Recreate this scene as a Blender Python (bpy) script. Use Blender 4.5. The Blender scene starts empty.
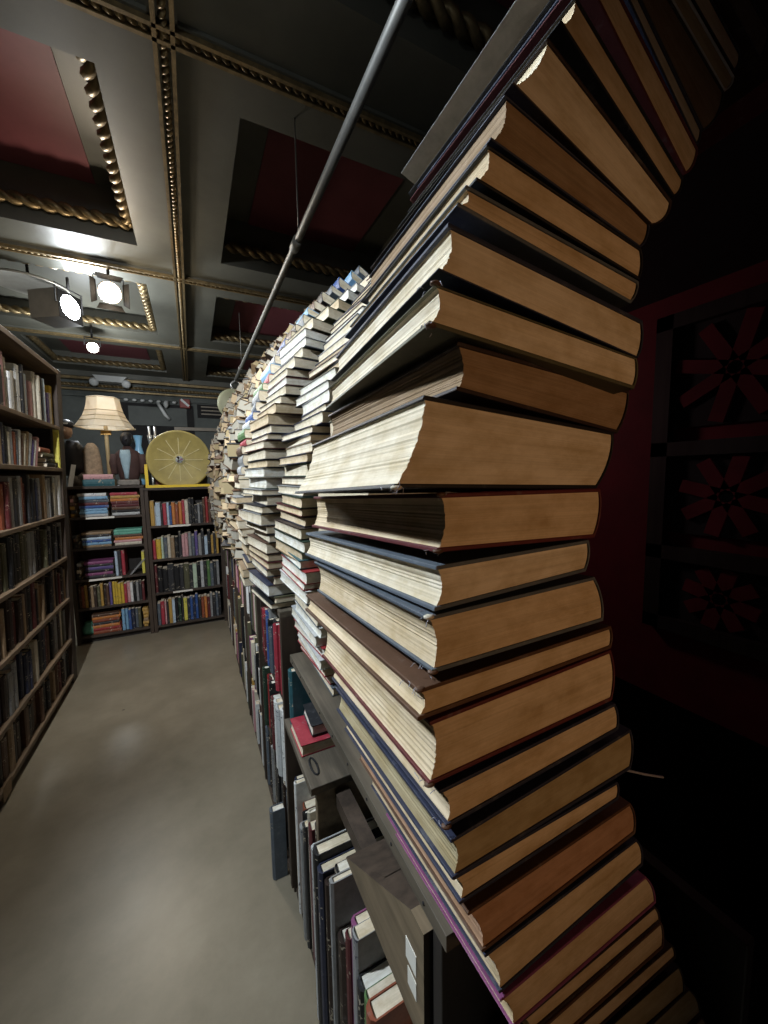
import bpy, bmesh, math, random
from mathutils import Vector, Matrix
R = random.Random(7)
scene = bpy.context.scene
COL = scene.collection
PI = math.pi
EYE = 1.55                       # eye height above the floor

# ------------------------------------------------------------------ materials
def srgb(c):
    return tuple((x/12.92 if x <= .04045 else ((x+.055)/1.055)**2.4) for x in c)
def hexc(r, g, b): return srgb((r/255, g/255, b/255))
MATS = {}
def new_mat(name):
    m = bpy.data.materials.new(name); m.use_nodes = True
    nt = m.node_tree; nt.nodes.clear()
    out = nt.nodes.new('ShaderNodeOutputMaterial'); b = nt.nodes.new('ShaderNodeBsdfPrincipled')
    nt.links.new(b.outputs[0], out.inputs[0]); MATS[name] = m
    return m, nt, b
def N(nt, kind, **kw):
    n = nt.nodes.new(kind)
    for k, v in kw.items(): setattr(n, k, v)
    return n
def mix(nt, fac, a, b, mode='MIX'):
    n = nt.nodes.new('ShaderNodeMix'); n.data_type = 'RGBA'; n.blend_type = mode
    for s, v in ((n.inputs[0], fac), (n.inputs[6], a), (n.inputs[7], b)):
        if hasattr(v, 'is_output') or isinstance(v, bpy.types.NodeSocket): nt.links.new(v, s)
        elif isinstance(v, (int, float)): s.default_value = v
        else: s.default_value = (*v, 1) if len(v) == 3 else v
    return n.outputs[2]
def noise(nt, vec, scale, detail=4, rough=.6):
    n = N(nt, 'ShaderNodeTexNoise'); n.inputs['Scale'].default_value = scale
    n.inputs['Detail'].default_value = detail; n.inputs['Roughness'].default_value = rough
    if vec is not None: nt.links.new(vec, n.inputs['Vector'])
    return n.outputs['Fac']
def ramp(nt, fac, stops):
    n = N(nt, 'ShaderNodeValToRGB'); e = n.color_ramp.elements
    while len(e) < len(stops): e.new(.5)
    for el, (p, c) in zip(e, stops): el.position = p; el.color = (*c, 1) if len(c) == 3 else c
    nt.links.new(fac, n.inputs[0]); return n.outputs[0]
def bump(nt, bsdf, h, strength, dist=.002):
    n = N(nt, 'ShaderNodeBump'); n.inputs['Strength'].default_value = strength; n.inputs['Distance'].default_value = dist
    nt.links.new(h, n.inputs['Height']); nt.links.new(n.outputs[0], bsdf.inputs['Normal'])
def mapping(nt, vec, scale):
    n = N(nt, 'ShaderNodeMapping'); n.inputs['Scale'].default_value = scale
    nt.links.new(vec, n.inputs['Vector']); return n.outputs[0]
def sc(c, k): return tuple(min(1, x*k) for x in c)

def page_mat(name, c, contrast=.75):
    m, nt, b = new_mat(name)
    uv = N(nt, 'ShaderNodeUVMap').outputs[0]
    oi = N(nt, 'ShaderNodeObjectInfo')
    add = N(nt, 'ShaderNodeVectorMath', operation='ADD'); nt.links.new(uv, add.inputs[0]); nt.links.new(oi.outputs['Random'], add.inputs[1])
    f1 = noise(nt, mapping(nt, add.outputs[0], (5, 900, 1)), 1, 3, .7)     # the leaves
    f2 = noise(nt, mapping(nt, add.outputs[0], (3, 130, 1)), 1, 3, .6)     # gatherings of leaves
    f3 = noise(nt, mapping(nt, add.outputs[0], (26, 40, 1)), 1, 5, .65)    # age stains
    c1 = ramp(nt, f1, [(.3, sc(c, .5+.5*contrast)), (.62, sc(c, 1.04))])
    c2 = mix(nt, 1.0, c1, ramp(nt, f2, [(.30, (.86, .85, .82)), (.6, (1, 1, 1))]), 'MULTIPLY')
    c3 = mix(nt, 1.0, c2, ramp(nt, f3, [(.3, (.74, .68, .56)), (.6, (1, 1, 1))]), 'MULTIPLY')
    nt.links.new(c3, b.inputs['Base Color']); b.inputs['Roughness'].default_value = .85
    b.inputs['Specular IOR Level'].default_value = .2
    bump(nt, b, f1, .28, .0012)
    return m
def cover_mat(name, c, rough=.55, spec=.35, spine=True):
    m, nt, b = new_mat(name)
    tc = N(nt, 'ShaderNodeTexCoord'); oi = N(nt, 'ShaderNodeObjectInfo')
    add = N(nt, 'ShaderNodeVectorMath', operation='ADD'); nt.links.new(tc.outputs['Object'], add.inputs[0]); nt.links.new(oi.outputs['Location'], add.inputs[1])
    f = noise(nt, add.outputs[0], 45, 5, .7); g = noise(nt, add.outputs[0], 900, 2, .5)
    lum = sum(c)/3
    worn = tuple(.55*x+.45*(lum*.6+.16) for x in c)
    base = ramp(nt, f, [(.3, sc(c, .75)), (.58, c), (.74, worn)])
    if spine:   # title bands and lettering-like flecks on the spine, laid out in its UV
        uv = N(nt, 'ShaderNodeUVMap').outputs[0]
        sep = N(nt, 'ShaderNodeSeparateXYZ'); nt.links.new(uv, sep.inputs[0])
        add2 = N(nt, 'ShaderNodeVectorMath', operation='ADD'); nt.links.new(uv, add2.inputs[0]); nt.links.new(oi.outputs['Random'], add2.inputs[1])
        band = noise(nt, mapping(nt, add2.outputs[0], (.01, 4.0, 1)), 1, 1, .5)
        fleck = noise(nt, mapping(nt, add2.outputs[0], (3.2, 34, 1)), 1, 2, .6)
        mask = N(nt, 'ShaderNodeMath', operation='GREATER_THAN'); nt.links.new(sep.outputs['X'], mask.inputs[0]); mask.inputs[1].default_value = -.5
        bm_ = N(nt, 'ShaderNodeMath', operation='GREATER_THAN'); nt.links.new(band, bm_.inputs[0]); bm_.inputs[1].default_value = .54
        fm = N(nt, 'ShaderNodeMath', operation='GREATER_THAN'); nt.links.new(fleck, fm.inputs[0]); fm.inputs[1].default_value = .60
        p = N(nt, 'ShaderNodeMath', operation='MULTIPLY'); nt.links.new(bm_.outputs[0], p.inputs[0]); nt.links.new(fm.outputs[0], p.inputs[1])
        q = N(nt, 'ShaderNodeMath', operation='MULTIPLY'); nt.links.new(p.outputs[0], q.inputs[0]); nt.links.new(mask.outputs[0], q.inputs[1])
        tint = (.40, .35, .26) if lum < .25 else (.06, .06, .08)
        base = mix(nt, q.outputs[0], base, tint)
    nt.links.new(base, b.inputs['Base Color'])
    b.inputs['Roughness'].default_value = rough; b.inputs['Specular IOR Level'].default_value = spec
    bump(nt, b, g, .25, .0006)
    return m
def plain_mat(name, c, rough=.6, metal=0, var=.25, scale=8, bumpk=0, spec=.4):
    m, nt, b = new_mat(name)
    tc = N(nt, 'ShaderNodeTexCoord'); f = noise(nt, tc.outputs['Object'], scale, 6, .65)
    nt.links.new(ramp(nt, f, [(.3, sc(c, 1-var)), (.7, sc(c, 1+var))]), b.inputs['Base Color'])
    b.inputs['Roughness'].default_value = rough; b.inputs['Metallic'].default_value = metal
    b.inputs['Specular IOR Level'].default_value = spec
    if bumpk: bump(nt, b, noise(nt, tc.outputs['Object'], scale*12, 3), bumpk, .002)
    return m
def wood_mat(name, c, axis, rough=.6):
    m, nt, b = new_mat(name)
    tc = N(nt, 'ShaderNodeTexCoord'); s = [38, 38, 38]; s[axis] = 2.2
    v = mapping(nt, tc.outputs['Object'], s); f = noise(nt, v, 1, 6, .65); g = noise(nt, tc.outputs['Object'], 5, 4)
    c1 = ramp(nt, f, [(.28, sc(c, .55)), (.5, c), (.75, sc(c, 1.5))])
    c2 = mix(nt, 1, c1, ramp(nt, g, [(.3, (.7, .7, .7)), (.65, (1.1, 1.08, 1.05))]), 'MULTIPLY')
    nt.links.new(c2, b.inputs['Base Color']); b.inputs['Roughness'].default_value = rough
    b.inputs['Specular IOR Level'].default_value = .35
    bump(nt, b, f, .3, .001)
    return m
def emit_mat(name, c, s):
    m, nt, b = new_mat(name)
    b.inputs['Base Color'].default_value = (*c, 1); b.inputs['Emission Color'].default_value = (*c, 1)
    b.inputs['Emission Strength'].default_value = s
    return m

P_WHITE = page_mat('page_white', (.80, .77, .69), .82)
P_CREAM = page_mat('page_cream', (.76, .67, .52), .8)
P_TAN = page_mat('page_tan', (.66, .53, .36), .78)
P_OLIVE = page_mat('page_olive', (.40, .33, .20), .78)
P_RUST = page_mat('page_rust', (.46, .28, .18), .78)
P_BROWN = page_mat('page_brown', (.34, .24, .15), .6)
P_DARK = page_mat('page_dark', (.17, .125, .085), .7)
P_GREY = page_mat('page_grey', (.40, .38, .33), .8)
PAL = dict(
 black=(24,24,26), charcoal=(48,48,50), dark_brown=(52,36,28), brown=(92,62,42), tan=(150,122,88), navy=(40,45,68),
 blue=(48,84,150), sky_blue=(120,170,205), slate=(88,97,106), teal=(46,96,104), sea_green=(96,178,150), dark_green=(38,62,46),
 olive=(86,84,58), green=(84,124,66), maroon=(98,36,38), red=(160,42,42), crimson=(176,48,62), pink=(206,150,150), plum=(136,66,112),
 purple=(94,78,140), orange=(206,120,48), yellow=(216,178,48), lemon=(226,214,80), gold=(190,146,62), cream=(206,196,172), white=(222,222,216),
 grey=(142,142,140), pale_grey=(184,186,184), pale_green=(186,206,176), pale_blue=(178,200,216), rust=(150,74,46))
for k, v in PAL.items():
    m_ = sum(v)/3*.9; PAL[k] = cover_mat('cover_'+k, hexc(*[x*.84+m_*.16 for x in v]))
def words(k): return k.replace('_', ' ')

W_DARK = wood_mat('wood_dark', hexc(66, 55, 46), 2)
W_DARKX = wood_mat('wood_dark_x', hexc(62, 53, 46), 0)
W_SHELFY = wood_mat('wood_shelf_y', hexc(118, 100, 80), 1)
W_TOPY = wood_mat('wood_board_y', hexc(92, 84, 72), 1)
W_CRATE = wood_mat('wood_crate', hexc(112, 98, 78), 1)
W_BLACK = wood_mat('wood_black', hexc(40, 36, 33), 2)
M_BLACK = plain_mat('black_paint', (.012, .011, .011), .8, var=.3)
M_CEIL = plain_mat('ceiling_paint', hexc(92, 91, 82), .5, var=.16, scale=3, bumpk=.15)
M_CEILRED = plain_mat('ceiling_red', hexc(120, 64, 70), .6, var=.12, scale=4)
M_GOLD = plain_mat('antique_gold', hexc(128, 110, 78), .42, metal=.55, var=.4, scale=20)
M_WALLRED = plain_mat('wall_red', hexc(96, 14, 28), .8, var=.2)
M_WALLGREY = plain_mat('wall_grey', hexc(78, 82, 78), .6, var=.2, scale=3)
M_STEEL = plain_mat('steel', hexc(112, 110, 105), .52, metal=.5, var=.2, scale=9)
M_LAMPGREY = plain_mat('lamp_metal', hexc(120, 112, 100), .5, metal=.3, var=.15)
M_WHITE = plain_mat('white_paint', hexc(214, 216, 214), .5, var=.06)
M_SIGNRED = plain_mat('sign_red', hexc(140, 70, 64), .5, var=.1)
M_YELLOW = plain_mat('yellow_paint', hexc(224, 190, 40), .45, var=.12)
M_DISC = plain_mat('yellow_disc', hexc(164, 148, 84), .55, var=.22, scale=7)
M_DISCLINE = plain_mat('disc_line', hexc(196, 184, 130), .5, var=.1)
M_BRASS = plain_mat('brass', hexc(150, 116, 62), .4, metal=.7, var=.2)
M_STEM = plain_mat('lamp_stem', hexc(172, 152, 112), .5, var=.15)
M_STONE = plain_mat('grey_stone', hexc(128, 122, 114), .8, var=.4, scale=22, bumpk=.5)
M_JACKET = plain_mat('brown_cloth', hexc(66, 46, 42), .8, var=.3, scale=14)
M_SHIRT = plain_mat('blue_cloth', hexc(150, 174, 184), .75, var=.2, scale=12)
M_FUR = plain_mat('tan_cloth', hexc(140, 120, 96), .9, var=.35, scale=30)
M_HAIR = plain_mat('black_hair', (.012, .012, .014), .5, var=.3)
M_SKIN = plain_mat('painted_face', hexc(150, 124, 104), .6, var=.1)
M_OLIVE = plain_mat('olive_disc', hexc(150, 150, 122), .5, var=.15)
M_PAPER = plain_mat('paper_tag', hexc(216, 212, 200), .8, var=.05)
M_THREAD = plain_mat('thread', hexc(150, 150, 160), .9, var=.2)
M_VASE = plain_mat('blue_glaze', hexc(120, 170, 205), .3, var=.1)
M_SILVER = plain_mat('silver', hexc(190, 190, 188), .3, metal=.8, var=.15)
M_DISH = plain_mat('dish_metal', hexc(150, 146, 136), .45, metal=.4, var=.15)

M_MATTBLACK = plain_mat('matt_black', (.004, .0035, .003), .95, var=.2, spec=.05)  # lightless matt black; also colours the shade laid over the alcove floor
def floor_mat():
    m, nt, b = new_mat('polished_concrete')
    tc = N(nt, 'ShaderNodeTexCoord'); o = tc.outputs['Object']
    a = noise(nt, o, 1.3, 8, .65); g = noise(nt, o, 7, 8, .7); d = noise(nt, o, 60, 3, .5)
    c = ramp(nt, a, [(.3, hexc(120, 111, 93)), (.55, hexc(140, 130, 111)), (.75, hexc(157, 147, 127))])
    c = mix(nt, 1, c, ramp(nt, g, [(.3, (.86, .86, .85)), (.6, (1, 1, 1))]), 'MULTIPLY')
    vo = N(nt, 'ShaderNodeTexVoronoi'); vo.inputs['Scale'].default_value = 3.1; nt.links.new(o, vo.inputs['Vector'])
    spots = ramp(nt, vo.outputs['Distance'], [(.018, (.35, .33, .3)), (.03, (1, 1, 1))])
    c = mix(nt, 1, c, spots, 'MULTIPLY')
    nt.links.new(c, b.inputs['Base Color'])
    r = N(nt, 'ShaderNodeMapRange'); r.inputs['To Min'].default_value = .26; r.inputs['To Max'].default_value = .40
    nt.links.new(g, r.inputs['Value']); nt.links.new(r.outputs[0], b.inputs['Roughness'])
    b.inputs['Specular IOR Level'].default_value = .35
    bump(nt, b, d, .06, .002)
    return m
M_FLOOR = floor_mat()
def shade_mat():
    m, nt, b = new_mat('lamp_shade_cloth')
    tc = N(nt, 'ShaderNodeTexCoord'); f = noise(nt, tc.outputs['Object'], 12, 4)
    nt.links.new(ramp(nt, f, [(.3, hexc(226, 212, 182)), (.7, hexc(244, 236, 218))]), b.inputs['Base Color'])
    b.inputs['Roughness'].default_value = .8; b.inputs['Transmission Weight'].default_value = 0
    tr = N(nt, 'ShaderNodeBsdfTranslucent'); tr.inputs[0].default_value = (.92, .80, .62, 1)
    mx = N(nt, 'ShaderNodeMixShader'); mx.inputs[0].default_value = .35
    nt.links.new(b.outputs[0], mx.inputs[1]); nt.links.new(tr.outputs[0], mx.inputs[2])
    out = [n for n in nt.nodes if n.type == 'OUTPUT_MATERIAL'][0]; nt.links.new(mx.outputs[0], out.inputs[0])
    return m
M_SHADE = shade_mat()

# ------------------------------------------------------------------ mesh helpers
class MB:
    """collects faces of one mesh"""
    def __init__(s): s.v = []; s.f = []; s.m = []; s.uv = []; s.mats = []; s.smooth = []
    def mi(s, mat):
        if mat not in s.mats: s.mats.append(mat)
        return s.mats.index(mat)
    def face(s, pts, mat, uv=None, smooth=False):
        i = len(s.v); s.v += [tuple(p) for p in pts]; s.f.append(tuple(range(i, i+len(pts))))
        s.m.append(s.mi(mat)); s.uv.append(uv or [(-1., -1.)]*len(pts)); s.smooth.append(smooth)
    def grid(s, rows, mat, closed=False, smooth=True, cap=False):
        base = len(s.v); n = len(rows[0]); k = s.mi(mat)
        for r in rows: s.v += [tuple(p) for p in r]
        for i in range(len(rows)-1):
            for j in range(n if closed else n-1):
                a = base+i*n+j; b_ = base+i*n+(j+1) % n
                s.f.append((a, b_, b_+n, a+n)); s.m.append(k); s.uv.append([(-1., -1.)]*4); s.smooth.append(smooth)
        if cap:
            for r0 in (0, len(rows)-1):
                s.f.append(tuple(base+r0*n+j for j in range(n))); s.m.append(k); s.uv.append([(-1., -1.)]*n); s.smooth.append(False)
    def box(s, x0, x1, y0, y1, z0, z1, mat, M=None):
        p = [Vector((x, y, z)) for z in (z0, z1) for y in (y0, y1) for x in (x0, x1)]
        if M is not None: p = [M @ q for q in p]
        for f in ((0, 1, 3, 2), (4, 5, 7, 6), (0, 1, 5, 4), (2, 3, 7, 6), (0, 2, 6, 4), (1, 3, 7, 5)):
            s.face([p[i] for i in f], mat)
    def tube(s, path, r, mat, seg=8, cap=True, smooth=True):
        path = [Vector(p) for p in path]; rows = []
        rs = r if isinstance(r, (list, tuple)) else [r]*len(path)
        t0 = (path[1]-path[0]).normalized(); up = Vector((0, 0, 1)) if abs(t0.z) < .9 else Vector((1, 0, 0))
        a = t0.cross(up).normalized()
        for i, p in enumerate(path):
            t = (path[min(i+1, len(path)-1)]-path[max(i-1, 0)]).normalized()
            a = (a-t*a.dot(t)).normalized(); b_ = t.cross(a)
            rows.append([p+(a*math.cos(2*PI*j/seg)+b_*math.sin(2*PI*j/seg))*rs[i] for j in range(seg)])
        s.grid(rows, mat, True, smooth, cap)
    def lathe(s, prof, mat, c=(0, 0, 0), seg=24, M=None, cap=False):
        rows = []
        for r, z in prof:
            rows.append([Vector((c[0]+r*math.cos(2*PI*j/seg), c[1]+r*math.sin(2*PI*j/seg), c[2]+z)) for j in range(seg)])
        if M is not None: rows = [[M @ p for p in r] for r in rows]
        s.grid(rows, mat, True, True, cap)
    def blob(s, c, r, mat, M=None, seg=8, rings=5):
        rows = []
        for i in range(rings+1):
            th = PI*i/rings
            rr = max(math.sin(th), .02)
            row = [Vector((r[0]*rr*math.cos(2*PI*j/seg), r[1]*rr*math.sin(2*PI*j/seg), r[2]*math.cos(th))) for j in range(seg)]
            if M is not None: row = [M @ p for p in row]
            rows.append([p+Vector(c) for p in row])
        s.grid(rows, mat, True, True, False)
    def build(s, name, parent=None, weld=True, loc=None, fix=True):
        me = bpy.data.meshes.new(name)
        off = Vector(loc) if loc is not None else Vector((0, 0, 0))
        me.from_pydata([tuple(Vector(p)-off) for p in s.v], [], s.f)
        for m in s.mats: me.materials.append(m)
        me.polygons.foreach_set('material_index', s.m); me.polygons.foreach_set('use_smooth', s.smooth)
        uvl = me.uv_layers.new(name='UVMap'); flat = [c for f in s.uv for uv in f for c in uv]
        uvl.data.foreach_set('uv', flat)
        if fix:
            bm = bmesh.new(); bm.from_mesh(me)
            if weld: bmesh.ops.remove_doubles(bm, verts=bm.verts, dist=1e-5)
            bmesh.ops.recalc_face_normals(bm, faces=bm.faces)
            bm.to_mesh(me); bm.free()
        me.update()
        o = bpy.data.objects.new(name, me); COL.objects.link(o)
        o.location = off
        if parent is not None:
            o.parent = parent
            if loc is None: o.matrix_parent_inverse = Matrix.Translation(parent.location).inverted()
            else: o.location = off-parent.location
        return o
def tag(o, label, cat, group=None, kind=None):
    o['label'] = label; o['category'] = cat
    if group: o['group'] = group
    if kind: o['kind'] = kind
    return o
def thing(name, loc, label, cat, group=None):
    o = bpy.data.objects.new(name, None); COL.objects.link(o); o.location = loc; o.empty_display_size = .05
    return tag(o, label, cat, group)
def struct(o): o['kind'] = 'structure'; return o
def bevel(o, w, seg=2):
    m = o.modifiers.new('bevel', 'BEVEL'); m.width = w; m.segments = seg; m.limit_method = 'ANGLE'; m.angle_limit = math.radians(40)
ORD = ['first', 'second', 'third', 'fourth', 'fifth', 'sixth', 'seventh', 'eighth', 'ninth', 'tenth', 'eleventh', 'twelfth', 'thirteenth',
       'fourteenth', 'fifteenth', 'sixteenth', 'seventeenth', 'eighteenth', 'nineteenth', 'twentieth']
TENS = {2: 'twenty', 3: 'thirty', 4: 'forty', 5: 'fifty', 6: 'sixty'}
def ordinal(i):
    if i <= 20: return ORD[i-1]
    t, u = divmod(i, 10)
    return TENS[t]+'-'+ORD[u-1] if u else TENS[t].replace('ty', 'tieth')
COUNT = {}
# ------------------------------------------------------------------ books
def lying_book(quad, d, L, pages, cover, label, group, tt=.0028, tb=.0028, fine=False, over=.0028, parent_cat='book', rough=.0003, seed=0, kind='hardback_book'):
    """a book whose end faces are the quad (fore-top, spine-top, spine-bottom, fore-bottom), running along d for L"""
    rr = random.Random(seed)
    OT, IT, IB, OB = [Vector(p) for p in quad]; d = Vector(d).normalized()
    ctr = (OT+IT+IB+OB)/4+d*L/2
    th = max((OT-OB).length, (IT-IB).length); w = ((OT+OB)/2-(IT+IB)/2).length
    root = thing(kind, (ctr.x, ctr.y, min(OB.z, IB.z)-tb), label, 'book', group)
    ex = (((IT+IB)-(OT+OB))/2).normalized(); ez = ((OT-OB)+(IT-IB)).normalized()
    # page block
    mb = MB(); n = max(3, min(34, int(th/.0014))) if fine else 3
    hollow = .004 if fine else .002; swell = .10*th
    def P(s, t): return (OB*(1-s)+IB*s)*(1-t)+(OT*(1-s)+IT*s)*t
    near = []; far = []
    for i in range(n+1):
        t = i/n; c4 = 4*t*(1-t)
        off = hollow*c4+(rr.uniform(-1, 1)*rough*1.6 if fine else 0)
        jy = rr.uniform(-1, 1)*rough*.5 if fine else 0
        a = P(0, t)+ex*off; b = P(1, t)+ex*swell*c4
        mid = [a, a*.5+b*.5, b]
        near.append([p+d*(abs(jy)*.5) for p in mid]); far.append([p+d*(L-abs(jy)) for p in mid])
    for i in range(n):
        t0, t1 = i/n*th, (i+1)/n*th
        for k in range(2):
            u0, u1 = k*.5*w, (k+1)*.5*w
            mb.face([near[i][k], near[i][k+1], near[i+1][k+1], near[i+1][k]], pages, [(u0, t0), (u1, t0), (u1, t1), (u0, t1)])
            mb.face([far[i][k], far[i][k+1], far[i+1][k+1], far[i+1][k]], pages, [(u0, t0), (u1, t0), (u1, t1), (u0, t1)])
        mb.face([near[i][0], far[i][0], far[i+1][0], near[i+1][0]], pages, [(.4, t0), (.4+L, t0), (.4+L, t1), (.4, t1)])
        mb.face([near[i][2], far[i][2], far[i+1][2], near[i+1][2]], pages, [(.4, t0), (.4+L, t0), (.4+L, t1), (.4, t1)])
    for k in range(2):
        mb.face([near[0][k], near[0][k+1], far[0][k+1], far[0][k]], pages, [(0, 0), (.1, 0), (.1, 0), (0, 0)])
        mb.face([near[n][k], near[n][k+1], far[n][k+1], far[n][k]], pages, [(0, 0), (.1, 0), (.1, 0), (0, 0)])
    pb = mb.build('page_block', root)
    # cover: one C-shaped section run along d
    inner = [OT-ex*over, OT*.5+IT*.5, IT]; outn = [ez*tt]*3
    m = 5 if fine else 2
    for j in range(1, m+1):
        t = j/(m+1); inner.append(IT*(1-t)+IB*t+ex*(swell*4*t*(1-t)+.0008)); outn.append(ex*.0016+ez*(.5-t)*.002)
    inner += [IB, OB*.5+IB*.5, OB-ex*over]; outn += [-ez*tb]*3
    outer = [p+o for p, o in zip(inner, outn)]
    outer[2] = IT+ez*tt+ex*.0012; outer[-3] = IB-ez*tb+ex*.0012
    mb = MB(); a0, a1 = -over*.5, L+over*.5
    for j in range(len(inner)-1):
        sp = 2 <= j <= len(inner)-4
        def q(p, y): return p+d*y
        mb.face([q(inner[j], a0), q(inner[j+1], a0), q(inner[j+1], a1), q(inner[j], a1)], cover)
        v0, v1 = j/len(inner), (j+1)/len(inner)
        mb.face([q(outer[j], a0), q(outer[j+1], a0), q(outer[j+1], a1), q(outer[j], a1)], cover,
                [(v0, 0), (v1, 0), (v1, 1), (v0, 1)] if sp else None)
        for y in (a0, a1): mb.face([q(inner[j], y), q(inner[j+1], y), q(outer[j+1], y), q(outer[j], y)], cover)
    for j in (0, len(inner)-1):
        mb.face([inner[j]+d*a0, inner[j]+d*a1, outer[j]+d*a1, outer[j]+d*a0], cover)
    cv = mb.build('cover', root)
    if fine: bevel(cv, .0007, 2)
    return root

def shelf_book(M, t, dep, h, cover, pages, label, group, soft=False):
    """upright book: spine at local y=0 facing -y, thickness along x, height along z; M places it"""
    loc = M.translation.copy(); root = thing('paperback_book' if soft else 'hardback_book', loc, label, 'book', group)
    b = .0012 if soft else .0028; o = 0 if soft else .003; bulge = 0 if soft else min(.006, t*.16)
    def tr(x, y, z): return M @ Vector((x, y, z))
    prof_out = [(0, dep), (0, .004), (t*.2, -bulge*.7), (t*.5, -bulge), (t*.8, -bulge*.7), (t, .004), (t, dep)]
    prof_in = [(b, dep), (b, .006), (t*.25, .004), (t*.5, .004), (t*.75, .004), (t-b, .006), (t-b, dep)]
    mb = MB()
    for j in range(6):
        (x0, y0), (x1, y1) = prof_out[j], prof_out[j+1]; sp = 1 <= j <= 4
        mb.face([tr(x0, y0, 0), tr(x1, y1, 0), tr(x1, y1, h), tr(x0, y0, h)], cover,
                [(x0/t, 0), (x1/t, 0), (x1/t, 1), (x0/t, 1)] if sp else None)
        (p0, q0), (p1, q1) = prof_in[j], prof_in[j+1]
        mb.face([tr(p0, q0, 0), tr(p1, q1, 0), tr(p1, q1, h), tr(p0, q0, h)], cover)
        for z in (0, h): mb.face([tr(x0, y0, z), tr(x1, y1, z), tr(p1, q1, z), tr(p0, q0, z)], cover)
    for j in (0, 6):
        (x0, y0), (p0, q0) = prof_out[j], prof_in[j]
        mb.face([tr(x0, y0, 0), tr(p0, q0, 0), tr(p0, q0, h), tr(x0, y0, h)], cover)
    mb.build('cover', root)
    mb = MB(); e = .0003
    x0, x1, y0, y1, z0, z1 = b+e, t-b-e, .008, dep-o, o, h-o
    c = lambda x, y, z: tr(x, y, z)
    w = x1-x0
    mb.face([c(x0, y0, z1), c(x1, y0, z1), c(x1, y1, z1), c(x0, y1, z1)], pages, [(0, 0), (0, w), (dep, w), (dep, 0)])
    mb.face([c(x0, y0, z0), c(x1, y0, z0), c(x1, y1, z0), c(x0, y1, z0)], pages, [(0, 0), (0, w), (dep, w), (dep, 0)])
    mb.face([c(x0, y1, z0), c(x1, y1, z0), c(x1, y1, z1), c(x0, y1, z1)], pages, [(0, 0), (0, w), (h, w), (h, 0)])
    mb.face([c(x0, y0, z0), c(x1, y0, z0), c(x1, y0, z1), c(x0, y0, z1)], pages)
    mb.face([c(x0, y0, z0), c(x0, y1, z0), c(x0, y1, z1), c(x0, y0, z1)], pages)
    mb.face([c(x1, y0, z0), c(x1, y1, z0), c(x1, y1, z1), c(x1, y0, z1)], pages)
    mb.build('page_block', root)
    return root
def place(x, y, z, yaw, lean=0):
    return Matrix.Translation((x, y, z)) @ Matrix.Rotation(yaw, 4, 'Z') @ Matrix.Rotation(lean, 4, 'Y')

# ------------------------------------------------------------------ room shell
CH = 3.45; REC = .40
XL = [-2.2, 0.0, 2.2]; YL = [-.2, 2.02, 4.27, 6.45, 8.6]
X0, X1, Y0, Y1 = -2.3, 2.6, -1.6, 8.6
mb = MB(); mb.box(X0, X1, Y0, Y1, -.05, 0, M_FLOOR); struct(mb.build('floor'))
mb = MB(); ropes = []
for i in range(2):
    for j in range(4):
        xa, xb, ya, yb = XL[i], XL[i+1], YL[j], YL[j+1]
        a0, a1, b0, b1 = xa+(.34 if i else .3), xb-(.34 if i else .29), ya+.30, yb-(.40 if j < 3 else .5)
        z = CH; REC_ = REC if j < 2 else .2
        mb.face([(xa, ya, z), (xb, ya, z), (xb, b0, z), (xa, b0, z)], M_CEIL); mb.face([(xa, b1, z), (xb, b1, z), (xb, yb, z), (xa, yb, z)], M_CEIL)
        mb.face([(xa, b0, z), (a0, b0, z), (a0, b1, z), (xa, b1, z)], M_CEIL); mb.face([(a1, b0, z), (xb, b0, z), (xb, b1, z), (a1, b1, z)], M_CEIL)
        zt = z+REC_
        mb.face([(a0, b0, z), (a1, b0, z), (a1, b0, zt), (a0, b0, zt)], M_CEIL); mb.face([(a0, b1, z), (a1, b1, z), (a1, b1, zt), (a0, b1, zt)], M_CEIL)
        mb.face([(a0, b0, z), (a0, b1, z), (a0, b1, zt), (a0, b0, zt)], M_CEIL); mb.face([(a1, b0, z), (a1, b1, z), (a1, b1, zt), (a1, b0, zt)], M_CEIL)
        mb.face([(a0, b0, zt), (a1, b0, zt), (a1, b1, zt), (a0, b1, zt)], M_CEIL)
        k = .25
        if (i, j) != (0, 2): mb.box(a0+k, a1-k, b0+.08, b1-.004, zt-.012, zt-.002, M_CEILRED)
        ropes.append((a0, a1, b0, b1, .13 if j < 2 else .06))
for (x0, x1, y0, y1) in ((X0, XL[0], Y0, Y1), (XL[2], X1, Y0, Y1), (XL[0], XL[2], Y0, YL[0])):
    mb.face([(x0, y0, CH), (x1, y0, CH), (x1, y1, CH), (x0, y1, CH)], M_CEIL)
struct(mb.build('ceiling', fix=False))
tn = [0]
def trim(mb):
    tn[0] += 1; return struct(mb.build('trim_%d' % tn[0], fix=False))
def rope(mb, p, q, r, pitch):
    p, q = Vector(p), Vector(q); L = (q-p).length; t = (q-p)/L
    a = t.cross(Vector((0, 0, 1))).normalized(); b = t.cross(a); n = max(6, int(L/pitch*8))
    for s in range(2):
        path = []
        for i in range(n+1):
            ph = 2*PI*(i/8)+PI*s
            path.append(p+t*(L*i/n)+(a*math.cos(ph)+b*math.sin(ph))*r*.5)
        mb.tube(path, r*.58, M_GOLD, 6)
for (a0, a1, b0, b1, rz) in ropes:
    mb = MB(); e = .05; z = CH+rz; r = .044
    rope(mb, (a0+e, b0+e, z), (a1-e, b0+e, z), r, .19); rope(mb, (a0+e, b1-e, z), (a1-e, b1-e, z), r, .19)
    (rope(mb, (a0+e, b0+e, z), (a0+e, b1-e, z), r, .19) if a0 < 0 else None); rope(mb, (a1-e, b0+e, z), (a1-e, b1-e, z), r, .19)
    trim(mb)
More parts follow.
